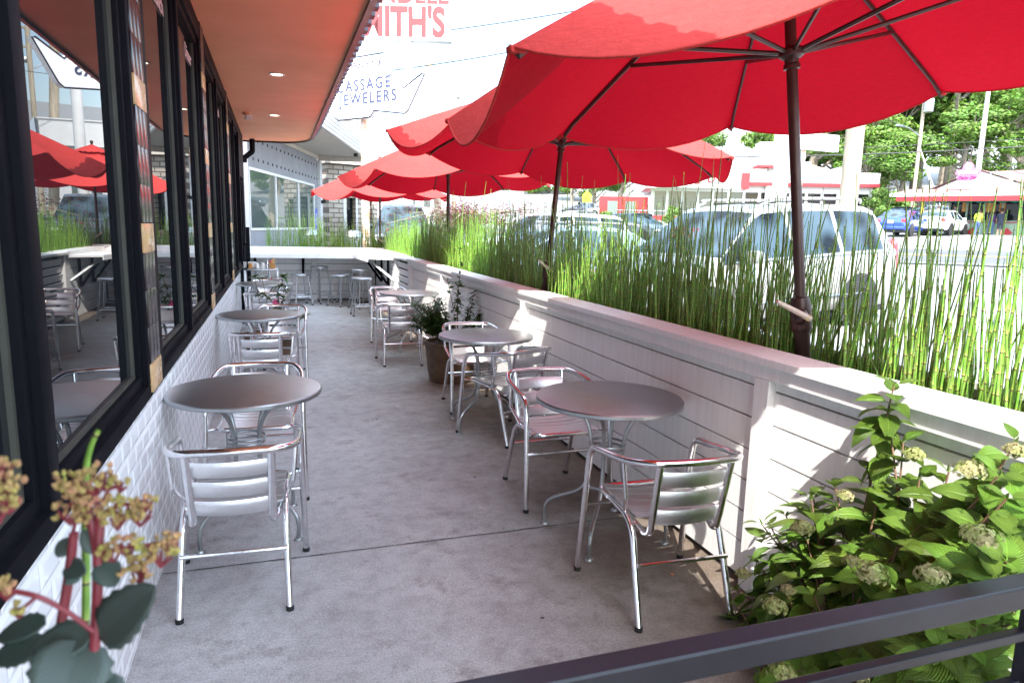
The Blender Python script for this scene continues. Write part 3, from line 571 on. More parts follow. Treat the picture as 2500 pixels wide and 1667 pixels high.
# ================================================================ CHAIRS (origin on the floor, sitter faces +Y)
def make_chair(name, label, group):
    t = thing(name, label, 'chair', group=group); A = M['alu']; R0 = .0143
    for s in (-1, 1):
        b = MB(); b.tube([(s*.272, .262, .012), (s*.262, .208, .52)], R0, 12); lg = b.build('leg', A, t)
        b = MB(); b.lathe([(.0163, 0), (.0166, .018), (.015, .020), (.0144, .02)], 12, (s*.272, .262, 0)); b.build('foot_cap', M['rubber'], lg)
        pts = fillet([(s*.196, .10, .425), (s*.200, -.135, .415), (s*.212, -.272, .012)], .09, 8)
        b = MB(); b.tube(pts, R0, 12); lg = b.build('leg', A, t)
        b = MB(); b.lathe([(.0163, 0), (.0166, .018), (.015, .020), (.0144, .02)], 12, (s*.212, -.272, 0)); b.build('foot_cap', M['rubber'], lg)
    # arm and top rail: one bent tube
    arc = [(.262+.0*s_, 0, 0) for s_ in (0,)]
    half = [(.262, .208, .52), (.260, .180, .640), (.258, .07, .652), (.250, -.13, .680), (.20, -.262, .703)]
    mid = [(x, -.262-.036*(1-(x/.2)**2), .705+.003*(1-(x/.2)**2)) for x in (.1, 0, -.1)]
    pts = half+mid+[(-x, y, z) for x, y, z in half[::-1]]
    P0 = fillet([pts[0], pts[1], pts[2]], .055, 6)[:-1]; P1 = catm(pts[2:-2], 5); P2 = fillet([pts[-3], pts[-2], pts[-1]], .055, 6)[1:]
    b = MB(); b.tube(P0+P1+P2, .0158, 12, cap=False); b.build('arm_rail', A, t)
    # seat: frame ring and five ribbed slats
    b = MB(); b.tube(fillet([(-.196, .095, .4255), (-.20, .215, .430), (.20, .215, .430), (.196, .095, .4255)], .06, 8), R0, 10)
    for s in (-1, 1):
        b.tube([(s*.20, .17, .43), (s*.263, .222, .435)], .008, 8); b.tube([(s*.198, -.06, .42), (s*.235, -.14, .52), (s*.249, -.13, .675)], .009, 8); b.tube([(s*.262, .236, .30), (s*.262, .228, .33)], .011, 8)
    b.build('seat_frame', A, t)
    b = MB()
    for i in range(6):
        yc = -.135+i*.064; n = 9; o = len(b.v)
        for j in range(n):
            x = -.192+.384*j/(n-1); z = .437-.014*(1-(x/.19)**2)+.002*abs(i-2.5)
            for dy, dz in ((-.027, -.004), (.027, -.004), (.027, .004), (.016, .0055), (-.016, .0055), (-.027, .004)): b.v.append((x, yc+dy, z+dz))
        for j in range(n-1):
            for q in range(6): b.face((o+j*6+q, o+j*6+(q+1) % 6, o+(j+1)*6+(q+1) % 6, o+(j+1)*6+q))
        b.face([o+q for q in range(6)][::-1]); b.face([o+(n-1)*6+q for q in range(6)])
        for s in (-1, 1): b.tube([(s*.186, yc-.012, .436), (s*.186, yc-.012, .444)], .006, 6)
    b.build('seat', M['slat'], t, angle=25)
    # back: two flattened uprights that hook under the seat, three curved slats
    for s in (-1, 1):
        b = MB(); b.tube(fillet([(s*.160, -.277, .700), (s*.152, -.205, .362), (s*.178, -.07, .40), (s*.194, -.05, .418)], [.05, .04], 7), .0125, 10, sc=(1.0, 1.25)); b.build('back_upright', A, t)
    b = MB()
    for i in range(3):
        zc = .628-i*.086; ybase = -.262+(.70-zc)*.20; n = 11; o = len(b.v)
        for j in range(n):
            x = -.150+.300*j/(n-1); c = .030*(1-(x/.15)**2)
            for dz, dy in ((-.033, .002), (-.028, .006), (.028, .006), (.033, .002), (.034, -.003), (.024, -.008), (.010, -.0105), (-.010, -.0105), (-.024, -.008), (-.034, -.003)): b.v.append((x, ybase-c+dy-dz*.2+.004, zc+dz))
        for j in range(n-1):
            for q in range(10): b.face((o+j*10+q, o+j*10+(q+1) % 10, o+(j+1)*10+(q+1) % 10, o+(j+1)*10+q))
        b.face([o+q for q in range(10)][::-1]); b.face([o+(n-1)*10+q for q in range(10)])
    b.build('backrest', M['slat'], t, angle=40)
    for (y, x, z) in ((-.222, .206, .255),):
        b = MB(); b.tube([(-x, y, z), (x, y, z)], .009, 8); b.build('stretcher', A, t)
    b = MB(); b.tube([(-.265, .245, .335), (.265, .245, .335)], .009, 8); b.build('stretcher', A, t)
    for s in (-1, 1):
        b = MB(); b.tube([(s*.268, .25, .30), (s*.207, -.225, .27)], .007, 8)
        if False: b.build('stretcher', A, t)
    return t
ch0 = make_chair('bistro_chair', 'aluminium armchair nearest on the left, its back to us before the first round table', 'aluminium bistro armchairs on the patio')
ch0.location = (.36, 3.10, 0); ch0.rotation_euler = (0, 0, R_(-2.8))
def chair(x, y, deg, label): return dup(ch0, (x, y, 0), R_(deg), label)
chair(.416, 4.29, 177, 'aluminium armchair facing us on the far side of the nearest left-hand table')
chair(.42, 6.12, -4, 'aluminium armchair with its back to us at the second left-hand table')
chair(.57, 7.57, 174, 'aluminium armchair beyond the second left-hand table, jutting into the aisle')
chair(.40, 9.55, -3, 'aluminium armchair right behind the drooping potted plants on the left')
chair(.42, 11.1, 178, 'aluminium armchair hidden behind the farthest left-hand table')
chair(2.12, 2.52, -3, 'aluminium armchair nearest on the right, back to us, beside the leafy shrub and the railing')
chair(2.12, 3.76, 181, 'aluminium armchair facing us behind the nearest right-hand table')
chair(2.21, 4.96, 22, 'aluminium armchair turned sideways at the middle table by the white wall')
chair(2.21, 5.90, 181, 'aluminium armchair just in front of the big brown pot')
chair(1.91, 8.03, -4, 'aluminium armchair with its back to us, left of the potted shrubs')
chair(2.03, 9.71, 178, 'aluminium armchair behind the farthest right-hand table, near the slatted screen')
# ================================================================ ROUND TABLES
def make_table(label):
    t = thing('bistro_table', label, 'table', group='round steel-topped bistro tables'); H = .752; R = .378
    b = MB(); b.lathe([(0, H), (R-.014, H), (R-.005, H-.002), (R, H-.008), (R, H-.022), (R-.004, H-.026), (R-.012, H-.024), (R-.012, H-.014), (0, H-.014)], 72); b.build('table_top', M['top'], t, angle=50)
    b = MB(); b.lathe([(R-.013, H+.0006), (R-.004, H-.0012), (R+.0012, H-.008), (R+.0012, H-.023), (R-.004, H-.0275)], 72); b.build('rim_band', M['leg'], t)
    for k in range(4):
        a = math.pi/4+k*math.pi/2; c, s = math.cos(a), math.sin(a)
        prof = [(.325, .012), (.325, .095), (.285, .155), (.13, .235), (.085, .36), (.085, .50), (.12, .62), (.225, .735)]
        pts = catm([(r*c, r*s, z) for r, z in prof], 7)
        b = MB(); b.tube(pts, .0105, 10); lg = b.build('leg', M['leg'], t)
        b = MB(); b.lathe([(.001, .012), (.02, .011), (.024, .004), (.024, 0)], 18, (.325*c, .325*s, 0)); b.build('foot_plate', M['leg'], lg)
    for z, r in ((.475, .088), (.50, .092), (.43, .085)):
        b = MB(); b.tube([(r*math.cos(q), r*math.sin(q), z) for q in np.linspace(0, 2*math.pi, 33)], .006, 8, cap=False); b.build('ring', M['leg'], t)
        if z == .50: break
    b = MB(); b.lathe([(.01, H-.03), (.24, H-.03), (.24, H-.016), (.01, H-.016)], 24); b.build('mounting_plate', M['leg'], t)
    return t
tb = make_table('round steel-topped table nearest the camera against the white tiled wall'); tb.location = (.375, 3.71, 0); tb.rotation_euler = (0, 0, R_(2))
dup(tb, (.385, 6.81, 0), R_(20), 'second round table along the tiled wall, between two armchairs')
dup(tb, (.38, 10.3, 0), R_(8), 'farthest round table on the left, behind the drooping plants')
dup(tb, (2.16, 3.13, 0), R_(7), 'nearest round table on the right, beside the white boarded wall')
dup(tb, (2.12, 5.24, 0), R_(-8), 'middle round table on the right, half its top in sunlight')
dup(tb, (2.15, 8.8, 0), R_(14), 'farthest round table on the right, top glaring in the sun behind the potted shrubs')
# ================================================================ STOOLS
def make_stool(label, H):
    t = thing('metal_stool', label, 'stool', group='backless metal stools at the far counters'); G = M['galv']
    b = MB(); b.lathe([(0, H-.004), (.15, H-.002), (.172, H), (.178, H-.006), (.178, H-.036), (.174, H-.036), (.173, H-.008)], 32); st = b.build('seat', G, t)
    b = MB()
    for k in range(12): a = k*math.pi/6; b.ball((.178*math.cos(a), .178*math.sin(a), H-.02), .005, 6, 4)
    b.build('rivet', M['leg'], st)
    for k in range(4):
        a = math.pi/4+k*math.pi/2; c, s = math.cos(a), math.sin(a)
        b = MB(); b.tube([(.150*c, .150*s, H-.01), (.245*c, .245*s, .02)], .0125, 8); lg = b.build('leg', G, t)
        b = MB(); b.lathe([(.001, .022), (.014, .021), (.022, .006), (.022, 0)], 10, (.247*c, .247*s, 0)); b.build('foot_cap', M['rubber'], lg)
    for z, dz in ((.17, 0), (.20, 0)):
        rr = .150+(.245-.150)*(H-z)/H
        for k in range(4):
            if (z == .17) != (k % 2 == 0): continue
            a0 = math.pi/4+k*math.pi/2; a1 = a0+math.pi/2
            b = MB(); b.tube([(rr*math.cos(a0), rr*math.sin(a0), z), (rr*math.cos(a1), rr*math.sin(a1), z)], .009, 6); b.build('rung', G, t)
    return t
st = make_stool('short metal stool standing alone, left of the middle bracket of the long counter', .61); st.location = (.98, 14.2, 0); st.rotation_euler = (0, 0, R_(20))
dup(st, (1.72, 13.95, 0), R_(40), 'short metal stool just left of the cluster in the right corner')
dup(st, (1.90, 14.45, 0), R_(10), 'short metal stool at the back of the corner cluster, half hidden behind a taller one')
st2 = make_stool('tall metal stool directly right of the counter bracket', .745); st2.location = (1.36, 14.5, 0); st2.rotation_euler = (0, 0, R_(45))
dup(st2, (.28, 13.6, 0), R_(10), 'tall metal stool behind the serving cart by the tiled wall')
dup(st2, (2.08, 13.55, 0), R_(30), 'tall metal stool standing under the corner counter behind the nearest stool')
st3 = make_stool('metal stool nearest the camera, in front of the corner counter', .665); st3.location = (1.97, 12.45, 0); st3.rotation_euler = (0, 0, R_(2))
# ================================================================ SERVING CART WITH CONDIMENTS
tc_ = thing('serving_cart', 'small steel serving cart with condiments on top, by the door', 'cart', (.30, 12.1, 0)); G = M['galv']
b = MB(); b.bb(-.27, .27, -.2, .2, .82, .845, bev=.004); b.build('cart_top', G, tc_)
b = MB(); b.bb(-.26, .26, -.19, .19, .46, .475, bev=.003); b.build('shelf', G, tc_)
for x in (-.25, .25):
    for y in (-.18, .18):
        b = MB(); b.bb(x-.02, x+.02, y-.02, y+.02, 0, .82, bev=.003); b.build('leg', G, tc_)
def small(name, mb, m, loc, label, cat, group=None):
    o = mb.build(name, m); o.location = loc; return tag(o, label, cat, group)
b = MB(); b.box((0, 0, .05), (.22, .10, .10), bev=.01); small('napkin_pack', b, M['plastic'], (.12, 12.15, .846), 'white pack of napkins on top of the serving cart', 'napkins')
for i, (x, y) in enumerate(((.14, 12.02), (.24, 12.0), (.33, 12.04))):
    b = MB(); b.lathe([(0, 0), (.032, 0), (.034, .01), (.034, .07), (.028, .08), (.028, .09), (0, .09)], 14)
    small('glass_jar', b, [M['orange'], M['jar'], M['jar']][i], (x, y, .846), ['amber jar at the left end of the serving cart top', 'clear jar in the middle of the serving cart top', 'clear jar beside the sugar shakers on the cart'][i], 'jar', 'jars on the serving cart')
b = MB(); b.lathe([(0, 0), (.022, 0), (.022, .09), (.010, .12), (.010, .15), (0, .15)], 12); small('shaker', b, M['alu'], (.40, 12.08, .846), 'tall steel shaker at the right of the jars on the cart', 'shaker')
b = MB(); b.box((0, 0, .045), (.09, .07, .09), bev=.004); kb = small('menu_holder', b, M['orange'], (.48, 12.05, .846), 'small tan box holding cards at the right end of the cart', 'box')
b = MB(); b.box((0.01, 0, .11), (.055, .012, .12), Matrix.Rotation(R_(18), 3, 'Y')); b.build('card', M['tan'], kb); b = MB(); b.box((-.03, 0, .10), (.03, .02, .08), Matrix.Rotation(R_(-10), 3, 'Y')); b.build('card', M['ketch'], kb)
kt = thing('sauce_bottle', 'red topped squeeze bottle standing on the lower shelf of the serving cart', 'bottle', (.46, 11.98, .476))
b = MB(); b.lathe([(0, 0), (.036, 0), (.038, .01), (.038, .09), (.036, .092)], 16); b.build('bottle_body', M['plastic'], kt)
b = MB(); b.lathe([(.036, .092), (.038, .12), (.03, .155), (.016, .175), (.014, .195), (.006, .23), (0, .232)], 16); b.build('bottle_top', M['ketch'], kt)
# ================================================================ UMBRELLAS
def make_umbrella(label, lobe_seed=0, sag=.10):
    t = thing('market_umbrella', label, 'umbrella', group='big red market umbrellas standing in the planter')
    rr = random.Random(lobe_seed); RC, ZR, ZA = 1.5, 1.265, 1.93     # heights above the soil (z=.98)
    b = MB(); b.tube([(0, 0, -.02), (0, 0, ZA+.05)], .0232, 20); b.build('pole', M['pole'], t)
    b = MB(); b.lathe([(.035, -.02), (.035, .17), (.041, .18), (.045, .19), (.045, .29), (.038, .325), (.0235, .33)], 24); hs = b.build('crank_housing', M['pole'], t)
    b = MB(); b.ball((-.012, -.040, .245), .034, 12, 8, sc=(1, .8, 1.1)); b.ball((0, -.0365, .06), .004, 6, 4); b.build('gear_cover', M['pole'], hs)
    b = MB(); b.tube([(0, -.07, .250), (0, -.095, .250)], .010, 8)
    b.tube([(.012, -.100, .242), (-.125, -.110, .330)], [.023, .015], 12, sc=(1, .6)); cr = b.build('crank_handle', M['crank'], hs)
    b = MB(); b.tube([(0, -.105, .250), (0, -.118, .250)], .012, 14); b.build('bolt', mat('brass', (.45, .32, .08), .4, 1.), cr)
    b = MB(); zh = ZR+.095; b.lathe([(.0217, zh-.075), (.034, zh-.072), (.034, zh-.055), (.028, zh-.05), (.030, zh-.035), (.052, zh-.02), (.054, zh), (.045, zh+.012), (.022, zh+.012)], 24); b.build('runner_hub', M['pole'], t)
    b = MB(); b.lathe([(.0217, ZA-.09), (.045, ZA-.085), (.045, ZA-.04), (.0217, ZA-.03)], 20); b.build('top_hub', M['pole'], t)
    hip = []
    for k in range(8):
        a = k*math.pi/4; c, s = math.cos(a), math.sin(a); dr = rr.uniform(-.012, .012)
        hp = [Vector((c*RC*u, s*RC*u, ZA-(ZA-ZR+dr)*(u**1.06))) for u in np.linspace(0.03, 1, 13)]; hip.append(hp)
        b = MB(); b.tube([p+Vector((0, 0, -.016)) for p in hp[:-1]]+[hp[-1]*.985+Vector((0, 0, -.006))], .009, 6, sc=(1, 1.5)); rb = b.build('rib', M['pole'], t)
        b = MB(); m_ = hp[7]; b.tube([m_+Vector((0, 0, -.03)), (c*.045, s*.045, zh-.004)], .0075, 6, sc=(1, 1.4)); b.build('strut', M['pole'], rb)
    b = MB(); NU, NV = 16, 12
    for k in range(8):
        h0, h1 = hip[k], hip[(k+1) % 8]; sg = sag*rr.uniform(.85, 1.2)*(2.1 if k == 4 else 1); o = len(b.v); sk = rr.uniform(-.15, .15)
        for i in range(NU+1):
            u = i/NU; f = .03+.97*u; q = u*12; i0 = min(11, int(q)); fr_ = q-i0; p0 = h0[i0].lerp(h0[i0+1], fr_); p1 = h1[i0].lerp(h1[i0+1], fr_)
            for j in range(NV+1):
                v = j/NV; p = p0.lerp(p1, v); bow = 4*v*(1-v)*(1+sk*(v-.5)); out_ = Vector((p.x, p.y, 0)); l = out_.length or 1
                # cloth hangs between the ribs; the free hem swings a little outward
                z = -sg*bow*u**2.0; push = .05*bow*u**3
                wr = .006*math.sin(14*u+3*k)*bow*u
                b.v.append(tuple(p+out_/l*(push-.02*bow*u)+Vector((0, 0, z+wr))))
        for i in range(NU):
            for j in range(NV): a_ = o+i*(NV+1)+j; b.face((a_, a_+NV+1, a_+NV+2, a_+1))
        # hem fold along the free edge
        e = [Vector(b.v[o+NU*(NV+1)+j]) for j in range(NV+1)]; b.tube(e, .005, 6, cap=False)
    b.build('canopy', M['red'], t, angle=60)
    b = MB()                                                             # little vented top tier with a wavy edge
    for ring in range(5):
        for j in range(64):
            a = j*2*math.pi/64; u = ring/4; r = .02+.36*u*(1+.0*math.cos(8*a)); wv = (.010*math.sin(a*24)+.006*math.sin(a*40+1)) if ring == 4 else 0
            kk = abs(((a/(math.pi/4)) % 1)-.5)*2
            b.v.append((r*math.cos(a), r*math.sin(a), ZA+.045-.155*u**1.05-.012*u*(1-kk)+wv))
    for ring in range(4):
        for j in range(64): b.face((ring*64+j, (ring+1)*64+j, (ring+1)*64+(j+1) % 64, ring*64+(j+1) % 64))
    b.build('vent_cap', M['red'], t, angle=60)
    b = MB(); b.lathe([(.012, ZA+.03), (.022, ZA+.05), (.014, ZA+.06), (.026, ZA+.075), (.033, ZA+.095), (.026, ZA+.115), (.010, ZA+.127), (0, ZA+.128)], 18); b.build('finial', M['pole'], t)
    b = MB()                                                             # pockets that hold the rib ends
    for k in range(8):
        p = hip[k][-1]; d_ = Vector((p.x, p.y, 0)).normalized(); b.box(p-d_*.02+Vector((0, 0, -.010)), (.06, .03, .022), Matrix.Rotation(math.atan2(d_.y, d_.x), 3, 'Z'), bev=.006)
    b.build('rib_pocket', M['red'], t)
    return t
def lean(o, base, top, rz):
    """stand the umbrella at base and lean its pole towards top"""
    v = (Vector(top)-Vector(base)).normalized(); q = Vector((0, 0, 1)).rotation_difference(v) @ Matrix.Rotation(rz, 4, 'Z').to_quaternion()
    o.rotation_mode = 'QUATERNION'; o.rotation_quaternion = q; o.location = base
u1 = make_umbrella('nearest red umbrella, towering over the right-hand tables, with a cream crank handle', 1)
TL = [((2.84, 2.53, .985), (2.69, 2.595, 2.30), -.461), ((2.815, 5.744, .985), (2.926, 5.765, 2.238), -.108), ((2.874, 9.643, .985), (2.861, 9.691, 2.234), -.081), ((2.70, 15.33, .985), (2.70, 15.33, 2.25), .30)]
LU = ['second red umbrella along the planter, its pole leaning to the right', 'third red umbrella along the planter, half hidden behind the second one', 'farthest red umbrella, low and pale behind the corner counter']
lean_u1 = None
for i in (1, 2, 3):
    lean(c_ := copy_tree(u1), *TL[i]); c_['label'] = LU[i-1]
lean(u1, *TL[0]); u1.scale = (1.027, 1.027, 1.034)
# ================================================================ FOREGROUND RAILING
rl = thing('metal_railing', 'dark painted square steel railing crossing the bottom right corner close to the camera', 'railing', (1.2, .8, 0))
RZ = .90
b = MB(); b.box((.98, .925, RZ-.025), (2.16, .05, .05), bev=.004); b.build('top_rail', M['rail'], None); o = bpy.data.objects['top_rail']; o.parent = rl; o.matrix_parent_inverse = Matrix.Translation(-rl.location)
for k in range(6):
    b = MB(); b.box((.98, .925, RZ-.127-k*.115), (2.10, .022, .022), bev=.003); P(b, 'cross_bar', M['rail'], rl)
for x in (-.12, 2.075):
    b = MB(); b.box((x, .925, RZ/2-.001), (.05, .05, RZ), bev=.004); P(b, 'rail_post', M['rail'], rl)
# ================================================================ PLANTS
def leaf(mb, base, d, n, L, Wd, curl=.25, fold=.15, nu=6, nv=4, shape=None, ser=0., stem=0., rnd=random):
    """one leaf: d = growth direction, n = face normal; uv runs across / along"""
    base = Vector(base); d = Vector(d).normalized(); n = Vector(n); n = (n-d*n.dot(d)).normalized(); s = d.cross(n); o = len(mb.v)
    if stem: mb.tube([base, base+d*stem], max(.0012, L*.012), 4); base = base+d*stem; o = len(mb.v)
    shape = shape or (lambda u: math.sin(math.pi*u**.72)**.85*(1-.25*u))
    tw = rnd.uniform(-.25, .25)
    for i in range(nu+1):
        u = i/nu; wd = Wd*.5*max(.0, shape(u)); ang = curl*u; c = base+d*(L*u*math.cos(ang*.6))-n*(L*u*math.sin(ang)*.8)
        for j in range(nv+1):
            v = j/nv*2-1; e = (1+(ser*(1 if i % 2 else -1) if abs(v) == 1 else 0)); p = c+s*(v*wd*e)+n*(abs(v)*fold*wd+tw*v*wd*u)
            mb.v.append(tuple(p))
    for i in range(nu):
        for j in range(nv):
            a = o+i*(nv+1)+j; u0, u1 = i/nu, (i+1)/nu; v0, v1 = j/nv, (j+1)/nv
            mb.face((a, a+1, a+nv+2, a+nv+1), None, [(v0, u0), (v1, u0), (v1, u1), (v0, u1)])
def rvec(r=random): 
    while True:
        v = Vector((r.uniform(-1, 1), r.uniform(-1, 1), r.uniform(-1, 1)))
        if .1 < v.length < 1: return v.normalized()
# ---- hydrangea by the railing
hy = thing('hydrangea_shrub', 'leafy hydrangea shrub with pale flower heads in the bottom right corner', 'shrub', (2.25, 1.5, 0))
rh = random.Random(3); lf = MB(); stm = MB()
tips = []
def HP(u, v, back): q = atx(u, v, 2.47); d = (q-CAM); return q-d*back
spec = [(2190, 940, .02), (2170, 1010, .03), (2205, 1080, .03), (2120, 1150, .05), (2245, 1170, .06), (2140, 1230, .12), (2290, 1240, .10), (2040, 1190, .05), (2480, 1080, .06), (2460, 1170, .10), (2380, 1230, .14), (2480, 1280, .16), (2010, 1290, .10), (1920, 1260, .05), (1860, 1280, .04), (2080, 1330, .16), (2190, 1330, .2), (2300, 1330, .2), (2400, 1340, .22), (1960, 1370, .14), (1850, 1370, .08), (1800, 1440, .10), (1900, 1450, .15), (2020, 1440, .2), (2130, 1440, .25), (1830, 1530, .16), (2250, 1440, .28), (2380, 1430, .3), (2460, 1400, .3), (1950, 1530, .22),
        (2060, 1560, .26), (2180, 1540, .32), (2300, 1540, .34), (2420, 1520, .36), (1900, 1620, .25), (2010, 1650, .3), (2150, 1640, .34), (2290, 1640, .38), (2420, 1630, .4), (2490, 1500, .3), (1800, 1600, .2), (2000, 1210, .02), (2330, 1150, .02), (2480, 1650, .4)]
shp = lambda u: (math.sin(math.pi*min(1, u*1.02)**.78))**.8*(1-.3*u*u)
spec2 = list(spec)
for (u, v, bk) in spec:
    if v > 1150:
        for _ in range(2): spec2.append((u+rh.uniform(-60, 60), v+rh.uniform(-10, 70), max(0, bk+rh.uniform(-.12, .10))))
for i, (u, v, bk) in enumerate(spec2):
    p = HP(u, v, bk*.55)
    if p.x > 2.44: p.x = 2.44-.02*rh.random()
    if p.y < 1.02: p.y = 1.02+.05*rh.random()
    root = Vector((2.22+rh.uniform(-.08, .10), 1.45+rh.uniform(-.15, .25), .0)); mid = root.lerp(p, .55)+Vector((rh.uniform(-.03, .03), rh.uniform(-.03, .03), .05))
    path = catm([root, mid, p], 6); stm.tube(path, [.005]*4+[.004]*(len(path)-8)+[.003]*4, 6); tips.append(p)
    ax = (path[-1]-path[-3]).normalized(); ax = (ax+Vector((-.25, -.35, .9))).normalized()
    sc = rh.uniform(.75, 1.15); npair = 4 if i > 2 else 5
    for k in range(npair):
        q = p-ax*(k*(.055 if i > 2 else .042)*sc); a0 = rh.uniform(0, 6.28) if k == 0 else a0+math.pi/2+rh.uniform(-.3, .3)
        e1 = ax.cross(Vector((0, 0, 1)) if abs(ax.z) < .95 else Vector((1, 0, 0))).normalized(); e2 = ax.cross(e1)
        for h in (0, math.pi):
            rad = (e1*math.cos(a0+h)+e2*math.sin(a0+h)); dd = (rad+ax*(.75-.32*k)).normalized()
            L = sc*(.072+.030*k if i > 2 else .080+.02*k)*rh.uniform(.85, 1.2)
            if q.x+dd.x*L > 2.5: dd.x = -abs(dd.x)*.2
            if q.y+dd.y*L < .99: dd.y = abs(dd.y)*.3
            leaf(lf, q, dd, ax, L, L*rh.uniform(.60, .74), curl=rh.uniform(.2, .75), fold=rh.uniform(.05, .3), nu=9, nv=6, shape=shp, ser=.035, stem=.012, rnd=rh)
        if k == 0:
            leaf(lf, q, (ax+rvec(rh)*.3), e1, .03*sc, .014, curl=.1, nu=4, nv=2, rnd=rh)
lf.build('foliage', M['hleaf'], hy, angle=80); stm.build('branches', M['hstem'], hy)
for o in list(hy.children): o.matrix_parent_inverse = Matrix.Translation(-hy.location)
fl = [(2235, 1110, .03, .8, 0), (2370, 1150, .02, 1.05, 0), (1960, 1290, .05, 1.0, 1), (2065, 1210, .03, .7, 1), (2130, 1400, .16, 1.15, 0), (1815, 1400, .05, .8, 0), (1890, 1480, .18, 1.1, 1), (2440, 1330, .18, 1.1, 0), (2480, 1100, .02, .75, 0), (1925, 1440, .12, .7, 0), (1910, 1640, .25, 1.1, 0), (2470, 1510, .3, .9, 0), (2080, 1370, .1, .7, 0), (2100, 1650, .3, .6, 0)]
for i, (u, v, bk, sc, pk) in enumerate(fl):
    p = HP(u, v, bk*.55+.16); p.x = min(p.x, 2.40); p.y = max(p.y, 1.0); f = MB(); n = 75
    for k in range(n):
        ph = k*2.39996; zz_ = 1-k/n*1.25; r_ = math.sqrt(max(0, 1-zz_*zz_)); dv = Vector((r_*math.cos(ph), r_*math.sin(ph), zz_*.8)); c = p+Vector((dv.x, dv.y, dv.z*.8))*.034*sc*rh.uniform(.45, 1.15)
        if k % 4 == 0: f.tube([p-Vector((0, 0, .02)), c], .0009, 4)
        up = dv.normalized(); e1 = up.cross(rvec(rh)).normalized(); e2 = up.cross(e1); L = .0075*sc*rh.uniform(.7, 1.2)
        for q in range(4):
            a = q*math.pi/2; d_ = e1*math.cos(a)+e2*math.sin(a); s_2 = up.cross(d_)
            o_ = len(f.v); f.v += [tuple(c), tuple(c+d_*L*.6+s_2*L*.5+up*L*.3), tuple(c+d_*L*1.15+up*L*.15), tuple(c+d_*L*.6-s_2*L*.5+up*L*.3)]; f.face((o_, o_+1, o_+2, o_+3))
        f.ball(c+up*.001, .0016, 4, 3)
    fo = f.build('flower_head', M['hflow'], hy); fo.matrix_parent_inverse = Matrix.Translation(-hy.location)
# ---- sedum in the bottom left corner, close to the lens
se = thing('sedum_plant', 'red-stemmed succulent with grey-green leaves and orange-green bud clusters, blurred in the bottom left corner', 'plant', (.41, .5, .8))
rs = random.Random(11)
def SP(u, v, d=.5): return at(u, v, d)
def stemtube(pts, r): 
    m_ = MB(); m_.tube(catm([SP(*p) for p in pts], 6), r, 8); o = P(m_, 'stem', M['sstem'], se); return o
stemtube([(225, 1700, .5), (232, 1560, .5), (238, 1440, .5), (240, 1330, .5), (246, 1250, .5)], .0036)
stemtube([(240, 1400, .5), (232, 1330, .5), (222, 1270, .5), (215, 1230, .5)], .0026)
stemtube([(120, 1700, .54), (140, 1560, .54), (165, 1400, .54), (178, 1300, .54)], .0027)
stemtube([(135, 1700, .55), (150, 1560, .55), (172, 1420, .55), (185, 1300, .54)], .0022)
stemtube([(228, 1540, .49), (160, 1490, .48), (90, 1455, .47), (20, 1440, .47)], .0019)
for pts in ([(240, 1350, .5), (280, 1340, .5), (330, 1335, .5), (390, 1325, .5)], [(244, 1260, .5), (300, 1230, .5), (345, 1245, .5)], [(240, 1270, .5), (230, 1210, .5), (190, 1190, .5)], [(246, 1250, .5), (262, 1200, .5), (290, 1185, .5)], [(178, 1300, .54), (190, 1240, .53), (180, 1180, .52)], [(90, 1455, .47), (60, 1480, .47), (40, 1490, .47)]):
    m_ = MB(); m_.tube(catm([SP(*p) for p in pts], 5), .0014, 6); P(m_, 'branchlet', M['sstem'], se)
sshp = lambda u: math.sin(math.pi*u**.8)**.6
def sleaf_(pts, wd, ndir, ser=.06):
    a, c = SP(*pts[0]), SP(*pts[1]); m_ = MB(); leaf(m_, a, c-a, ndir, (c-a).length, wd, curl=.18, fold=.12, nu=12, nv=6, shape=sshp, ser=ser, rnd=rs)
    o = m_.build('leaf', M['sleaf'], se, angle=80); o.matrix_parent_inverse = Matrix.Translation(-se.location); md = o.modifiers.new('thick', 'SOLIDIFY'); md.thickness = .0016; return o
TC = (CAM-SP(240, 1500)).normalized()
sleaf_(((243, 1560, .5), (345, 1445, .47)), .036, TC+Vector((0, 0, .3))); sleaf_(((225, 1550, .5), (60, 1580, .49)), .030, TC+Vector((0, 0, .8))); sleaf_(((205, 1560, .5), (130, 1740, .46)), .052, TC)
sleaf_(((105, 1570, .53), (-30, 1600, .53)), .026, TC+Vector((0, 0, .6))); sleaf_(((110, 1520, .54), (-20, 1545, .54)), .024, TC+Vector((0, 0, 1.2))); sleaf_(((246, 1370, .5), (280, 1425, .49)), .019, TC, .03); sleaf_(((160, 1380, .54), (200, 1395, .53)), .016, TC, .02)
sleaf_(((175, 1345, .54), (140, 1320, .54)), .017, TC, .02); sleaf_(((235, 1350, .5), (200, 1290, .5)), .012, TC, .02); sleaf_(((170, 1400, .54), (192, 1418, .54)), .014, TC, .02); sleaf_(((250, 1640, .5), (235, 1720, .48)), .03, TC)
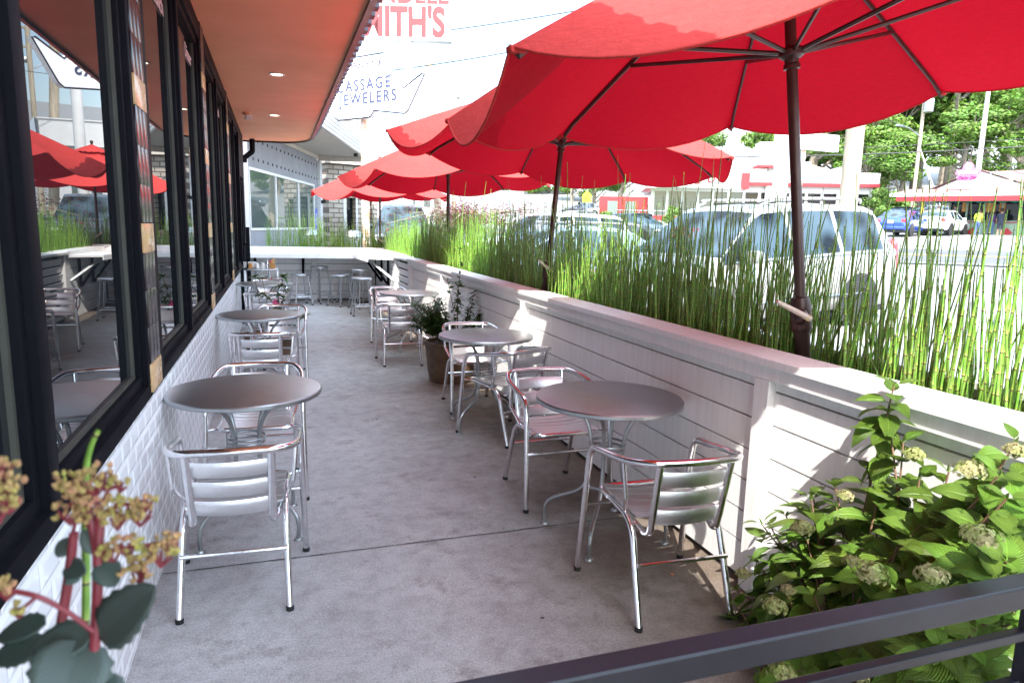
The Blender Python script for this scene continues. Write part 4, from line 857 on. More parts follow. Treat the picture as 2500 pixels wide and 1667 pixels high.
def cluster(cu, cv, d, R, n, sq=.55):
    m_ = MB(); c0 = SP(cu, cv, d); base = c0-Vector((0, 0, R*.9)); 
    for k in range(n):
        a = rs.uniform(0, 6.28); r_ = math.sqrt(rs.random()); q = c0+_rt*(R*r_*math.cos(a))+_up*(R*sq*r_*math.sin(a))-_fw*rs.uniform(-.3, .5)*R
        for s_ in range(rs.randint(3, 4)):
            dv = (rvec(rs)*.7+Vector((0, 0, 1))+(q-base).normalized()*.4).normalized(); L = rs.uniform(.0014, .0020); m_.ball(q+dv*L*1.4, L*.8, 6, 5, sc=(1, 1, 1.7), rot=Vector((0, 0, 1)).rotation_difference(dv).to_matrix())
    o = P(m_, 'bud_cluster', M['sbud'], se)
    m_ = MB()
    for k in range(9): q = c0+_rt*(R*.8*rs.uniform(-1, 1))+_up*(R*sq*.6*rs.uniform(-1, 1)); m_.tube([base, q], .0009, 5)
    P(m_, 'branchlet', M['sstem'], se)
for c in ((170, 1180, .5, .012, 16), (215, 1185, .5, .016, 24), (250, 1160, .5, .013, 18), (290, 1180, .5, .008, 9), (200, 1225, .5, .016, 24), (170, 1250, .5, .011, 14), (235, 1235, .5, .014, 20), (230, 1270, .5, .011, 14), (300, 1240, .5, .012, 16), (340, 1250, .5, .012, 16), (355, 1225, .5, .008, 9), (285, 1265, .5, .010, 12), (270, 1350, .5, .010, 12), (310, 1330, .5, .012, 16), (345, 1375, .5, .012, 15), (390, 1345, .5, .014, 20), (410, 1325, .5, .010, 12), (340, 1400, .5, .010, 11),
          (5, 1180, .45, .013, 22), (20, 1215, .45, .012, 20), (-5, 1240, .45, .012, 18), (10, 1145, .45, .008, 9), (15, 1440, .47, .008, 10), (45, 1490, .47, .006, 7), (0, 1420, .47, .006, 8)): cluster(*c)
hr = thing('horsetail_stem', 'single bright green jointed stem rising behind the red-stemmed plant at bottom left', 'plant', (.41, .5, .8))
m_ = MB(); pts = catm([SP(205, 1700, .56), SP(208, 1560, .56), SP(210, 1400, .56), SP(208, 1280, .56), SP(210, 1150, .56), SP(222, 1090, .56), SP(240, 1050, .56)], 8); hh = []; acc = 0
m_.tube(pts, [.0030]*20+list(np.linspace(.0030, .0018, len(pts)-20)), 8, cap=False)
for i, p_ in enumerate(pts):
    if i: acc += (pts[i]-pts[i-1]).length
    hh += [acc*2.2]*8
m_.h = hh; P(m_, 'stem', M['reed'], hr)
# ---- horsetail reeds: a dense jointed-stem mass in each planter
def reeds(name, label, n, x0, x1, y0, y1, zb, hmean, seed, dens=None, r0=.0042, gaps=()):
    r = np.random.default_rng(seed); V = []; F = []; H = []; o = 0; K = 5
    for i in range(n):
        y = y0+(y1-y0)*r.random(); x = x0+(x1-x0)*r.random()
        if dens is not None and r.random() > dens(x, y): continue
        if any(x < ux+.02 and uy-.24 < y < uy+.05 for ux, uy in ((2.84, 2.53), (2.815, 5.744))): continue
        h = hmean*(.5+.75*r.random()**1.3)
        if r.random() < .12: h *= r.uniform(1.1, 1.45)
        if r.random() < .16: h *= r.uniform(.3, .6)
        dist = math.hypot(x-.55, y); seg = 9 if dist < 6 else 6; k = K if dist < 8 else 4
        a = r.uniform(0, 6.28); tilt = abs(r.normal(0, .07)); bend = r.normal(0, .05); dx, dy = math.cos(a), math.sin(a)
        if r.random() < .025: tilt = r.uniform(.3, .8); h *= .8
        rad = r0*r.uniform(.65, 1.35); kn = r.integers(2, seg-1) if r.random() < .3 else -1; kx, ky = r.normal(0, .06, 2)
        px, py = x, y; a2 = r.uniform(0, 6.28)
        for s in range(seg+1):
            t = s/seg; z = zb+h*t*math.cos(tilt*.5); ox = dx*(tilt*h*t+bend*h*t*t)+math.cos(a2)*.006*math.sin(5*t); oy = dy*(tilt*h*t+bend*h*t*t)+math.sin(a2)*.006*math.sin(6*t)
            if kn > 0 and s > kn: ox += kx*h*(t-kn/seg); oy += ky*h*(t-kn/seg)
            rr = rad*(1-.62*t**1.6)
            for j in range(k):
                q = 2*math.pi*j/k; V.append((px+ox+rr*math.cos(q), py+oy+rr*math.sin(q), z)); H.append(h*t*.95+i*.137)
        for s in range(seg):
            for j in range(k): F.append((o+s*k+j, o+s*k+(j+1) % k, o+(s+1)*k+(j+1) % k, o+(s+1)*k+j))
        F.append(tuple(o+seg*k+j for j in range(k))); o += (seg+1)*k
    m_ = MB(); m_.v = V; m_.f = F; m_.mi = [0]*len(F); m_.h = H; ob = m_.build(name, M['reed'], angle=80); tag(ob, label, 'reeds', kind='stuff'); return ob
reeds('horsetail_reeds', 'dense green jointed horsetail reeds filling the long planter behind the white wall', 4400, 2.72, 3.22, .3, 11.6, .955, .69, 1, dens=lambda x, y: .52 if y < 1.75 else (.70 if y < 2.6 else .88), r0=.0046)
reeds('horsetail_reeds', 'sunlit horsetail reeds at the right end of the far planter behind the corner counter', 1000, 2.72, 3.22, 11.6, 15.5, .955, .62, 2)
reeds('horsetail_reeds', 'dark thin horsetail reeds in the end planter in front of the grey shop window', 620, .35, 2.7, 15.12, 15.58, .98, .66, 3, dens=lambda x, y: .55+.45*(x > 1.0), r0=.004)
# low undergrowth between the stems
m_ = MB(); ru = random.Random(5)
for i in range(1500):
    y = ru.uniform(.3, 15); x = ru.uniform(2.72, 3.2); h = ru.uniform(.05, .2); d_ = rvec(ru); d_.z = abs(d_.z)+.5
    leaf(m_, (x, y, .95), d_, rvec(ru), h, .008, curl=.6, nu=3, nv=1, rnd=ru)
for i in range(300):
    x = ru.uniform(.3, 2.7); d_ = rvec(ru); d_.z = abs(d_.z)+.5; leaf(m_, (x, ru.uniform(15.15, 15.55), .98), d_, rvec(ru), ru.uniform(.06, .2), .009, curl=.6, nu=3, nv=1, rnd=ru)
tag(m_.build('undergrowth', M['pleaf'], angle=80), 'low tangled weeds and dry blades at the foot of the reeds', 'weeds', kind='stuff')
# ---- pots
def pot(name, label, x, y, R, H, m): 
    t = thing(name, label, 'planter pot', (x, y, 0)); b = MB(); b.lathe([(R*.80, 0), (R*.88, H*.3), (R*.96, H*.8), (R, H*.93), (R*1.03, H*.95), (R*1.03, H), (R*.93, H), (R*.91, H*.9), (0, H*.88)], 36); b.build('pot_body', m, t)
    b = MB(); b.lathe([(R*.905, H*.9), (R*.5, H*.93), (0, H*.94)], 20); b.build('soil', M['soil'], t); return t
def shrub(parent_loc, name, label, shoots, lm, L=.05, Wd=.018, wh=10, rise=.03, seed=1, stemr=.004):
    t = thing(name, label, 'plant', parent_loc); r = random.Random(seed); fm, sm = MB(), MB()
    for (bx, by, tx, ty, h, nw, lsc) in shoots:
        path = catm([(bx, by, 0), ((bx+tx)/2+r.uniform(-.02, .02), (by+ty)/2, h*.5), (tx, ty, h)], 5); sm.tube(path, stemr, 5)
        for k in range(nw):
            s = 1-k/max(1, nw)*.62; i = min(len(path)-2, int(s*(len(path)-1)-.001)); f = s*(len(path)-1)-i; p = path[i].lerp(path[i+1], min(1, f))
            for j in range(wh):
                a = j*2.4+k; dv = Vector((math.cos(a), math.sin(a), r.uniform(-.1, .9)-.25*(k/nw))); leaf(fm, p, dv, (0, 0, 1) if abs(dv.z) < .9 else (1, 0, 0), L*lsc*r.uniform(.7, 1.25), Wd*lsc, curl=r.uniform(.1, .8), nu=4, nv=2, rnd=r)
    fm.build('foliage', lm, t, angle=80); sm.build('stems', M['hstem'], t); return t
pot('brown_pot', 'large brown glazed pot holding shrubs beside the white wall', 2.255, 6.95, .28, .42, M['pot'])
r_ = random.Random(21)
sh = [(r_.uniform(-.12, .12), r_.uniform(-.12, .12), -.22+r_.uniform(-.16, .12), r_.uniform(-.25, .15), r_.uniform(.15, .48), 10, 1.25) for i in range(26)]+[(0, 0, -.42, -.1, .30, 9, 1.2), (0, 0, -.38, .05, .18, 9, 1.2), (0, 0, -.35, 0, .42, 9, 1.2), (0, 0, .2, -.2, .25, 9, 1.2)]+[(-.1, 0, -.16, .05, .46, 9, 1.1), (-.12, 0, -.24, .0, .38, 8, 1.), (.12, .1, .12, .12, .62, 9, 1.5), (.14, .05, .26, .02, .52, 8, 1.4), (.16, 0, .38, -.05, .40, 8, 1.3), (.1, 0, .2, 0, .34, 9, 1.2), (.1, 0, .3, -.1, .3, 8, 1.2), (.02, 0, .06, .02, .24, 9, 1.1)]
shrub((2.24, 6.95, .40), 'potted_shrub', 'bushy dark green shrubs growing from the big brown pot', sh, M['pleaf'], .055, .019, 9, seed=3)
# the tall thin sapling with round leaves
t = thing('sapling', 'two tall thin twigs with round leaves rising above the brown pot', 'plant', (2.33, 7.05, .40)); sm, fm = MB(), MB()
for k, (x1, h1) in enumerate(((-.08, .62), (.06, .82))):
    pth = catm([(0.02*k, 0, 0), (-.02+.03*k, 0, h1*.45), (x1, .05, h1)], 6); sm.tube(pth, .003, 5)
    for i in range(11): q = pth[int(len(pth)*(.45+.055*i)) if int(len(pth)*(.45+.055*i)) < len(pth) else -1]; dv = rvec(r_); leaf(fm, q, dv, rvec(r_), .055, .036, curl=.4, nu=5, nv=2, rnd=r_)
sm.tube(catm([(.06, .05, .82), (.04, .05, .92), (.05, .06, 1.0)], 4), .002, 5)
for i in range(10): leaf(fm, (.05, .06, .96), rvec(r_)+Vector((0, 0, .5)), rvec(r_), .05, .008, nu=3, nv=1, rnd=r_)
sm.build('twig', M['hstem'], t); fm.build('foliage', M['pleaf'], t, angle=80)
pot('terracotta_pot', 'low red-brown pot on the floor behind the second left-hand table', .44, 8.2, .27, .36, M['pot'])
sh = [(0, 0, -.13, -.02, .66, 2, 1.9), (.03, 0, -.05, -.02, .64, 2, 1.9), (.05, 0, .17, -.02, .66, 4, 2.0), (.06, 0, .20, 0, .5, 3, 1.4), (.05, 0, .28, 0, .27, 4, 1.4), (.08, 0, .42, -.1, .24, 4, 1.5), (.02, .02, .10, .0, .38, 3, 1.2), (-.05, 0, -.12, 0, .2, 5, 1.2), (0, 0, .06, -.1, .24, 5, 1.3)]
shrub((.44, 8.2, .33), 'potted_plant', 'leafy drooping plant tufts on thin red stems in the pot by the left-hand tables', sh, M['pleaf'], .055, .02, 12, seed=8, stemr=.003)
b = MB()
for i in range(22): leaf(b, Vector((0, 0, 0))+rvec(r_)*.03, rvec(r_), rvec(r_), .03, .025, nu=3, nv=2, rnd=r_)
o = b.build('pink_flower', M['pinkf']); o.location = (.53, 8.1, .70); tag(o, 'small bright pink blossom above the pot by the left-hand tables', 'flower')
# ================================================================ NEXT-DOOR SHOP (grey panels, big window, corrugated canopy edge)
DW = Vector((2.234, 8.348, 0)).normalized(); RW = math.atan2(DW.y, DW.x)
sh_ = thing('grey_shop', 'grey panelled shop front with a wide window under a beige canopy behind the far counter', 'building', (-.217, 17.93, 0), RW)
def L_(name, m, mb, par, smooth=False): return mb.build(name, m, par, smooth=smooth)
b = MB(); b.bb(-1.9, .67, .001, .2, -.3, 4); b.bb(8.0, 8.62, .001, .2, -.3, 4); b.bb(.671, 7.999, .002, .2, -.3, 1.42); b.bb(.671, 7.999, .002, .2, 2.9, 4); b.bb(-1.9, 9, 3.5, 3.6, -.3, 4); L_('panel_wall', M['grey'], b, sh_)
b = MB()
for z in (3.15, 3.62):
    for i in range(20): x = .2+i*.44; b.box((x, -.004, z), (.045, .02, .07))
L_('bolt_row', M['dark'], b, sh_)
b = MB()
for x in (-.9, .1, 1.9, 3.9, 5.9, 7.9): b.bb(x, x+.014, -.002, .003, 2.95 if 0 < x < 8 else 0, 3.98)
L_('panel_joint', M['leg'], b, sh_)
b = MB(); b.bb(.62, 8.05, -.03, .02, 2.86, 2.93); b.bb(.62, 8.05, -.03, .02, 1.38, 1.44); b.bb(.62, .68, -.028, .018, 1.4, 2.9); b.bb(3.06, 3.12, -.025, .02, 1.42, 2.88); b.bb(5.71, 5.77, -.025, .02, 1.42, 2.88); b.bb(7.98, 8.04, -.027, .02, 1.4, 2.9); wf = L_('window_frame', M['plastic'], b, sh_)
for (x0, x1, nm) in ((.68, 3.06, 1), (3.12, 5.71, 1), (5.77, 7.98, 1)):
    b = MB(); b.add([(x0, .01, 1.43), (x1, .01, 1.43), (x1, .01, 2.88), (x0, .01, 2.88)], [(0, 1, 2, 3)]); L_('window_pane', M['shopglass'], b, sh_)
b = MB(); b.bb(3.0, 6.0, 2.4, 2.45, 1.0, 3.2); L_('interior_wall', M['yint'], b, sh_)
b = MB(); b.bb(3.9, 4.5, 2.36, 2.39, 1.0, 2.6); b.bb(5.3, 5.7, 2.36, 2.39, 1.0, 2.6); L_('interior_door', M['gdark'], b, sh_)
b = MB(); b.bb(3.12, 5.71, .2, 2.4, 2.93, 2.98); L_('interior_ceiling', M['leg'], b, sh_); b = MB(); b.bb(3.6, 5.2, 1.0, 1.08, 2.86, 2.90); L_('ceiling_lamp', mat('tube_lamp', (1, 1, 1), .5, emit=(1, 1, .95, 3)), b, sh_)
b = MB(); out_ = [(-2.2, .0), (-2.2, -1.75), (9.3, -1.72), (9.3, .0)]; b.prism([(x, y, 3.98) for x, y in out_], (0, 0, .04)); L_('canopy_soffit', M['beige'], b, sh_)
b = MB(); b.bb(-2.2, 9.3, -.06, 0, 3.84, 3.97); b.bb(8.7, 8.8, -1.7, 0, 3.80, 3.975); L_('canopy_trim', M['beige'], b, sh_)
b = MB(); n_ = 5
for i in range(5): z0 = 3.93+i*.10; b.tube([(-2.25, -1.76-.015*i, z0+.05), (9.35, -1.76-.015*i, z0+.05)], .055, 8)
L_('corrugated_fascia', M['corr'], b, sh_, True)
b = MB(); b.bb(-2.2, 9.3, -1.70, 3.6, 4.1, 4.3); L_('roof_deck', M['grout'], b, sh_)
b = MB()
for x in (.2, 7.5): b.box((x, -1.55, 3.92), (.12, .12, .10))
L_('canopy_lamp', M['cblack'], b, sh_)
b = MB(); b.bb(8.15, 8.40, -.02, -.005, 1.2, 2.1); bs = L_('blue_sign', M['bluesign'], b, sh_)
b = MB(); b.bb(8.20, 8.35, -.026, -.021, 1.3, 1.42); b.bb(8.24, 8.31, -.026, -.021, 1.52, 1.95); b.bb(8.2, 8.35, -.026, -.021, 1.7, 1.76); L_('sign_mark', M['plastic'], b, sh_)
b = MB(); b.bb(8.63, 9.0, -.10, .5, -.3, 3.8); L_('brick_pillar', M['brickw'], b, sh_)
b = MB(); b.tube([(8.75, -.1, 2.35), (8.75, -.25, 2.40)], .06, 8); L_('camera_bullet', M['cblack'], b, sh_)
# stone wing to the right of the pillar
P0 = at(803, 545, 26.3); P1 = at(922, 545, 27.6); dd_ = (P1-P0); ln = math.hypot(dd_.x, dd_.y)
sn = thing('stone_building', 'tan stone block building with narrow windows behind the farthest umbrella', 'building', (P0.x, P0.y, .2), math.atan2(dd_.y, dd_.x))
b = MB(); b.bb(0, .75, 0, 3, -.5, 3.62); b.bb(1.12, 1.55, .002, 3, -.5, 3.62); b.bb(1.85, ln, 0, 3, -.5, 3.62); b.bb(.751, 1.119, 0, 3, -.5, 1.0); b.bb(.751, 1.119, 0, 3, 2.4, 3.62); b.bb(1.551, 1.849, .001, 3, -.5, 1.05); b.bb(1.551, 1.849, .001, 3, 2.3, 3.62); L_('stone_wall', M['stone'], b, sn)
b = MB(); b.bb(.66, 1.2, -.1, .1, .82, 1.02, bev=.02); b.bb(1.50, 1.9, -.1, .1, .86, 1.06, bev=.02); L_('window_sill', mat('brown_sill', (.25, .16, .14), .8, noise=.2), b, sn)
b = MB(); b.add([(.75, .25, 1.0), (1.12, .25, 1.0), (1.12, .25, 2.4), (.75, .25, 2.4)], [(0, 1, 2, 3)]); b.add([(1.55, .25, 1.0), (1.85, .25, 1.0), (1.85, .25, 2.3), (1.55, .25, 2.3)], [(0, 1, 2, 3)]); L_('window_pane', M['glass'], b, sn)
b = MB(); b.bb(1.13, 1.2, -.02, -.003, 1.0, 2.5); b.bb(.6, .72, -.02, -.003, 1.0, 2.5); L_('white_trim', M['wpaint'], b, sn)
b = MB(); b.bb(-.2, ln+.2, -.3, 3, 3.63, 3.78); L_('roof_edge', M['beige'], b, sn)
q = at(795, 345, 32); q2 = at(910, 345, 32)
su = thing('stone_parapet', 'upper mass of random stone rising above the corrugated canopy edge', 'building', (q.x, q.y, q.z-.2), math.atan2((q2-q).y, (q2-q).x)); ln2 = (q2-q).length
b = MB(); b.prism([(-1.2, 0, 0), (ln2, 0, 0), (ln2, 0, .45), (ln2*.72, 0, 1.35), (-1.2, 0, 1.5)], (0, 3, 0)); L_('stone_wall', mat_brick('pale_random_stone', (.62, .58, .50), (.45, .38, .30), (.10, .09, .08), .5, .14, .03), b, su)
q = at(830, 385, 30); bx = thing('roof_unit', 'white boxy roof unit behind the corrugated canopy edge', 'roof unit', (q.x, q.y, q.z), RW*.0); b = MB(); b.bb(0, 4.6, 0, 2, -.1, .85); b.bb(-.05, 4.65, -.05, 2.05, .85, .9); L_('housing', M['wpaint'], b, bx); b = MB(); b.prism([(4.7, 0, .0), (5.4, 0, 0), (4.75, 0, .9)], (0, .4, 0)); L_('vent_cowl', M['galv'], b, bx)
q = at(860, 400, 33); bx = thing('dark_roof', 'low dark corrugated roof slope above the corrugated canopy edge', 'roof', (q.x, q.y, q.z-.05), 0); b = MB()
for i in range(22): b.tube([(i*.24, 0, 0), (i*.24+.5, 3, .9)], .11, 6)
L_('roof_sheet', M['fascia'], b, bx, True); b = MB(); b.bb(-.1, 5.2, -.1, 0, -.1, .06); L_('gutter', M['leg'], b, bx)
for i, (u, v, z) in enumerate(((860, 560, .9), (752, 560, .9))):
    q = at(u, v, 18+i*1); t = thing('galvanised_tub', ['galvanised upright tub in front of the stone building', 'grey round bin standing in front of the grey shop window'][i], 'tub', (q.x, q.y, .0), 0, 'round bins behind the far reeds')
    b = MB(); b.lathe([(.24, 0), (.27, 1.25), (.29, 1.27), (.27, 1.34), (.20, 1.42), (0, 1.45)], 20); b.build('drum', M['galv'], t); b = MB(); b.lathe([(.262, .75), (.272, .77), (.262, .79)], 20); b.build('hoop', M['leg'], t)
# welded wire panel behind the end planter
wf_ = MB(); 
for i in range(25): x = 1.6+i*.11; wf_.tube([(x, 15.72, .98), (x, 15.72, 1.62)], .0025, 4)
for i in range(9): wf_.tube([(1.6, 15.72, 1.0+i*.078), (4.24, 15.72, 1.0+i*.078)], .0025, 4)
tag(wf_.build('wire_fence', M['wire']), 'thin square wire mesh fence behind the end planter, in front of the stone wall', 'fence')
# ================================================================ SIGNS ON POLES
# jewellers' big shield sign; corner points triangulated from the view and its mirror image
sA, sB = Vector((3.0, 18.97, 0)), Vector((3.8, 17.91, 0)); sd_ = (sB-sA).normalized()
js = thing('shield_sign', 'large white shield-shaped shop sign with violet lettering above the far end of the canopy', 'sign', (sA.x, sA.y, 0), math.atan2(sd_.y, sd_.x))
O_ = [(0, 4.42), (.06, 4.56), (1.18, 4.46), (1.32, 4.52), (1.62, 5.12), (1.66, 5.22), (1.55, 5.26), (1.12, 5.02), (.62, 5.36), (-2.9, 5.36), (-3.0, 4.42)]
O_ = [(-2.9, 4.36), (-.08, 4.36), (.02, 4.40), (.12, 4.52), (1.20, 4.37), (1.33, 4.45), (1.86, 5.25), (1.78, 5.27), (1.16, 4.98), (.62, 5.45), (.48, 5.9), (-2.9, 5.9)]
b = MB(); b.prism([(x, -.02, z) for x, z in O_], (0, .16, 0)); b.build('sign_face', M['signw'], js, smooth=False)
e = MB(); pts_ = [(x, -.025, z) for x, z in O_]+[(O_[0][0], -.025, O_[0][1])]
e.tube(pts_, .02, 4, cap=False); e.build('sign_edge', M['edge'], js)
text('JEWELRY &', .24, M['edge'], js, (.40, -.03, 5.62), (R_(90), 0, 0), shear=.3, align='RIGHT', space=1.2)
text('CASSAGE', .40, M['lblue'], js, (.72, -.03, 5.06), (R_(90), 0, R_(0)), space=1.25, bold=.008, align='RIGHT'); text('JEWELERS', .40, M['lblue'], js, (.93, -.03, 4.72), (R_(90), 0, 0), space=1.25, bold=.008, align='RIGHT')
text('Design', .18, M['leg'], js, (-.35, -.03, 4.46), (R_(90), 0, 0), shear=.4)
text('CASSAGE', .30, M['lblue'], js, (-.35, .145, 4.98), (R_(90), 0, R_(180)), space=1.15); text('JEWELERS', .30, M['lblue'], js, (-.15, .145, 4.68), (R_(90), 0, R_(180)), space=1.2)
b = MB(); b.tube([(-.55, .3, .3), (-.55, .3, 6.2)], .11, 16); b.build('sign_pole', M['rust'], js)
# restaurant's tall sign
q0, q1 = at(885, 92, 24), at(1098, 108, 24); zq = 1.6
sg = thing('tall_sign', 'tall white sign board with big pale red letters above the shield-shaped sign', 'sign', (q0.x, q0.y, 0), math.atan2((q1-q0).y, (q1-q0).x)); ln = math.hypot((q1-q0).x, (q1-q0).y)
b = MB(); b.bb(-.4, ln, 0, .35, q0.z, q0.z+2.6); b.build('sign_box', M['signw'], sg, smooth=False); b = MB(); b.bb(-.45, ln+.04, -.03, .38, q0.z-.07, q0.z-.001); b.build('bottom_rail', M['leg'], sg, smooth=False)
text("SMITH'S", 1.32, M['lred'], sg, (ln*.40, -.012, q0.z+.10), (R_(90), 0, 0), sx=.72, ext=.01, bold=.05); text("WENDELL", .85, M['lred'], sg, (ln*.38, -.012, q0.z+1.16), (R_(90), 0, 0), sx=.95, ext=.01, bold=.02)
b = MB(); b.tube([(ln*.52, .17, 0), (ln*.52, .17, q0.z-.07)], .16, 16); b.build('sign_pole', M['wpaint'], sg)
# small rectangular sign of the same jeweller beyond the near umbrella pole
q0, q1 = at(1905, 358, 24), at(2048, 350, 25); sg = thing('small_sign', 'small white rectangular sign on a rusty pole behind the near umbrella pole', 'sign', (q0.x, q0.y, 0), math.atan2((q1-q0).y, (q1-q0).x)); ln = math.hypot((q1-q0).x, (q1-q0).y)
b = MB(); b.bb(-.15, ln, 0, .15, q0.z-.02, q0.z+.56); b.build('sign_face', M['signw'], sg, smooth=False)
text('CASSAGE', .23, M['lblue'], sg, (ln*.44, -.008, q0.z+.31), (R_(90), 0, 0), space=1.1); text('JEWELERS', .23, M['lblue'], sg, (ln*.47, -.008, q0.z+.07), (R_(90), 0, 0), space=1.2)
b = MB(); b.tube([(ln*.42, .2, 0), (ln*.48, .2, q0.z+.9)], .085, 12); b.build('sign_pole', M['rust'], sg)
def pole(name, label, cat, u, v, d, r, H, m, r2=None, lean_=(0, 0), group=None):
    q = at(u, v, d); t = thing(name, label, cat, (q.x, q.y, gz(q.x, q.y)-.1), 0, group); b = MB(); b.tube([(0, 0, 0), (lean_[0]*.5, lean_[1]*.5, H/2), (lean_[0], lean_[1], H)], [r, (r+(r2 or r))/2, r2 or r], 16); b.build('shaft', m, t); return t
pole('white_post', 'thick white steel post just left of the near umbrella pole', 'post', 1895, 560, 20, .21, 9, M['wpaint'], .21, group=None)
wp = pole('utility_pole', 'thick weathered wooden utility pole right of the small jeweller sign', 'utility pole', 2066, 540, 15.5, .20, 9.5, M['wood'], .17)
b = MB(); b.ball((-.3, -.05, 4.9), .10, 8, 6, sc=(1, 1, 1.3)); b.build('lamp_head', M['plastic'], wp)
up = pole('utility_pole', 'slim pale utility pole with a grey transformer and a street lamp arm', 'utility pole', 2219, 575, 52, .14, 11.4, M['wood'], .11)
b = MB(); b.box((0, 0, 10.95), (4.0, .12, .12), Matrix.Rotation(R_(-25), 3, 'Z')); b.build('crossarm', M['wood'], up); b = MB()
for s in (-1, 1): b.tube([(0, 0, 10.1), (s*.85, -s*.4, 10.9)], .05, 5)
b.build('brace', M['wood'], up); b = MB(); b.lathe([(0, 8.7), (.30, 8.7), (.33, 8.75), (.33, 9.55), (.28, 9.65), (0, 9.7)], 16, (-.0, -.42, 0)); b.build('transformer', M['galv'], up)
b = MB(); b.tube(catm([(0, 0, 7.0), (-1.6, -.6, 7.35), (-2.8, -1.0, 7.45)], 5), .05, 6); b.box((-3.3, -1.2, 7.42), (1.0, .25, .12), Matrix.Rotation(R_(20), 3, 'Z'), bev=.03); b.build('lamp_arm', M['galv'], up)
for i, z in enumerate((8.5, 8.5)):
    b = MB(); b.tube([(0, 0, 6.4), (2.2+i*.5, -1.1, .2)], .025, 4); b.build('guy_wire', M['plastic'], up)
fl_ = pole('floodlight_pole', 'tall white floodlight mast with two lamps behind the pink ice cream stand sign', 'light pole', 2368, 570, 48, .20, 11.2, M['wpaint'], .11)
b = MB(); b.tube(fillet([(-.8, .2, 12.0), (-.55, .1, 11.3), (.55, -.1, 11.3), (.8, -.2, 12.0)], .3), .07, 6); b.build('yoke', M['wpaint'], fl_)
for s in (-1, 1): b = MB(); b.box((s*1.0, -s*.25, 12.2), (.85, .5, .6), Matrix.Rotation(s*R_(25), 3, 'Y'), bev=.08); b.build('floodlight', M['wpaint'], fl_)
mp_ = pole('utility_pole', 'distant pale utility pole with three cross arms between the white signs and the umbrellas', 'utility pole', 1108, 560, 50, .17, 11.0, M['wood'], .13)
for z, L in ((10.9, 2.9), (9.85, 3.6)):
    b = MB(); b.box((0, 0, z), (L, .12, .12), Matrix.Rotation(R_(-22), 3, 'Z')); 
    for k in (-1, -.5, .5, 1): b.ball((k*L*.45, -k*L*.18, z+.16), .07, 6, 4)
    b.build('crossarm', M['wood'], mp_)
b = MB(); b.tube([(-.9, .3, 9.2), (0, 0, 8.6)], .06, 5); b.ball((.3, .3, 9.2), .2, 8, 5); b.build('lamp_bracket', M['galv'], mp_)
fr_ = thing('floodlight', 'grey rectangular floodlight peeking above the tip of the nearest umbrella', 'floodlight', tuple(at(1250, 100, 30)), .4); b = MB(); b.box((0, 0, 0), (.55, .2, .36), Matrix.Rotation(R_(-55), 3, 'Y'), bev=.03); b.build('housing', M['galv'], fr_); b = MB(); b.tube([(0, 0, 0), (.1, 0, -8.6)], .05, 6); b.build('bracket', M['galv'], fr_)
# poles and trees that only the window reflection shows well: left-hand leaning pole
lp = pole('utility_pole', 'leaning wooden pole loaded with cross arms and wires, seen reflected in the nearest window', 'utility pole', 1075, 560, 34, .20, 12.5, M['wood'], .15, (-.9, 0))
for z, L in ((11.8, 2.4), (10.9, 2.0), (9.9, 1.6), (8.8, 2.2)):
    b = MB(); b.box((-.9*z/12.5, 0, z), (L, .11, .11), Matrix.Rotation(R_(12), 3, 'Z')); b.build('crossarm', M['wood'], lp)
# overhead wires
def wire_(label, a, c, sag, r=.02):
    b = MB(); b.tube([a.lerp(c, t)+Vector((0, 0, -sag*4*t*(1-t))) for t in np.linspace(0, 1, 24)], r, 5); tag(b.build('overhead_wire', M['wire']), label, 'wire', 'overhead wires')
wire_('overhead wire crossing behind the tall white sign up towards the nearest umbrella', at(700, 110, 29), at(1700, -30, 24), .3, .022)
wire_('overhead wire from the tall sign to the tip of the nearest umbrella', at(700, 200, 27), at(1700, 30, 24), .3, .022)
wire_('thicker dark wire running level in front of the trees on the right', at(1500, 383, 36), at(2700, 345, 30), .25, .028)
wire_('thin wire just above the thick one in front of the trees on the right', at(1500, 371, 37), at(2700, 325, 31), .25, .014)
wire_('wire slanting down to the right past the transformer pole', at(2080, 250, 36), at(2600, 460, 34), .2, .016)
wire_('pale wire rising to the right from behind the thick wooden pole to the transformer pole', at(1900, 440, 40), at(2219, 340, 50), .6, .016)
wire_('faint wire between the shield sign and the distant pole', at(900, 245, 44), at(1330, 252, 50), .3, .016)
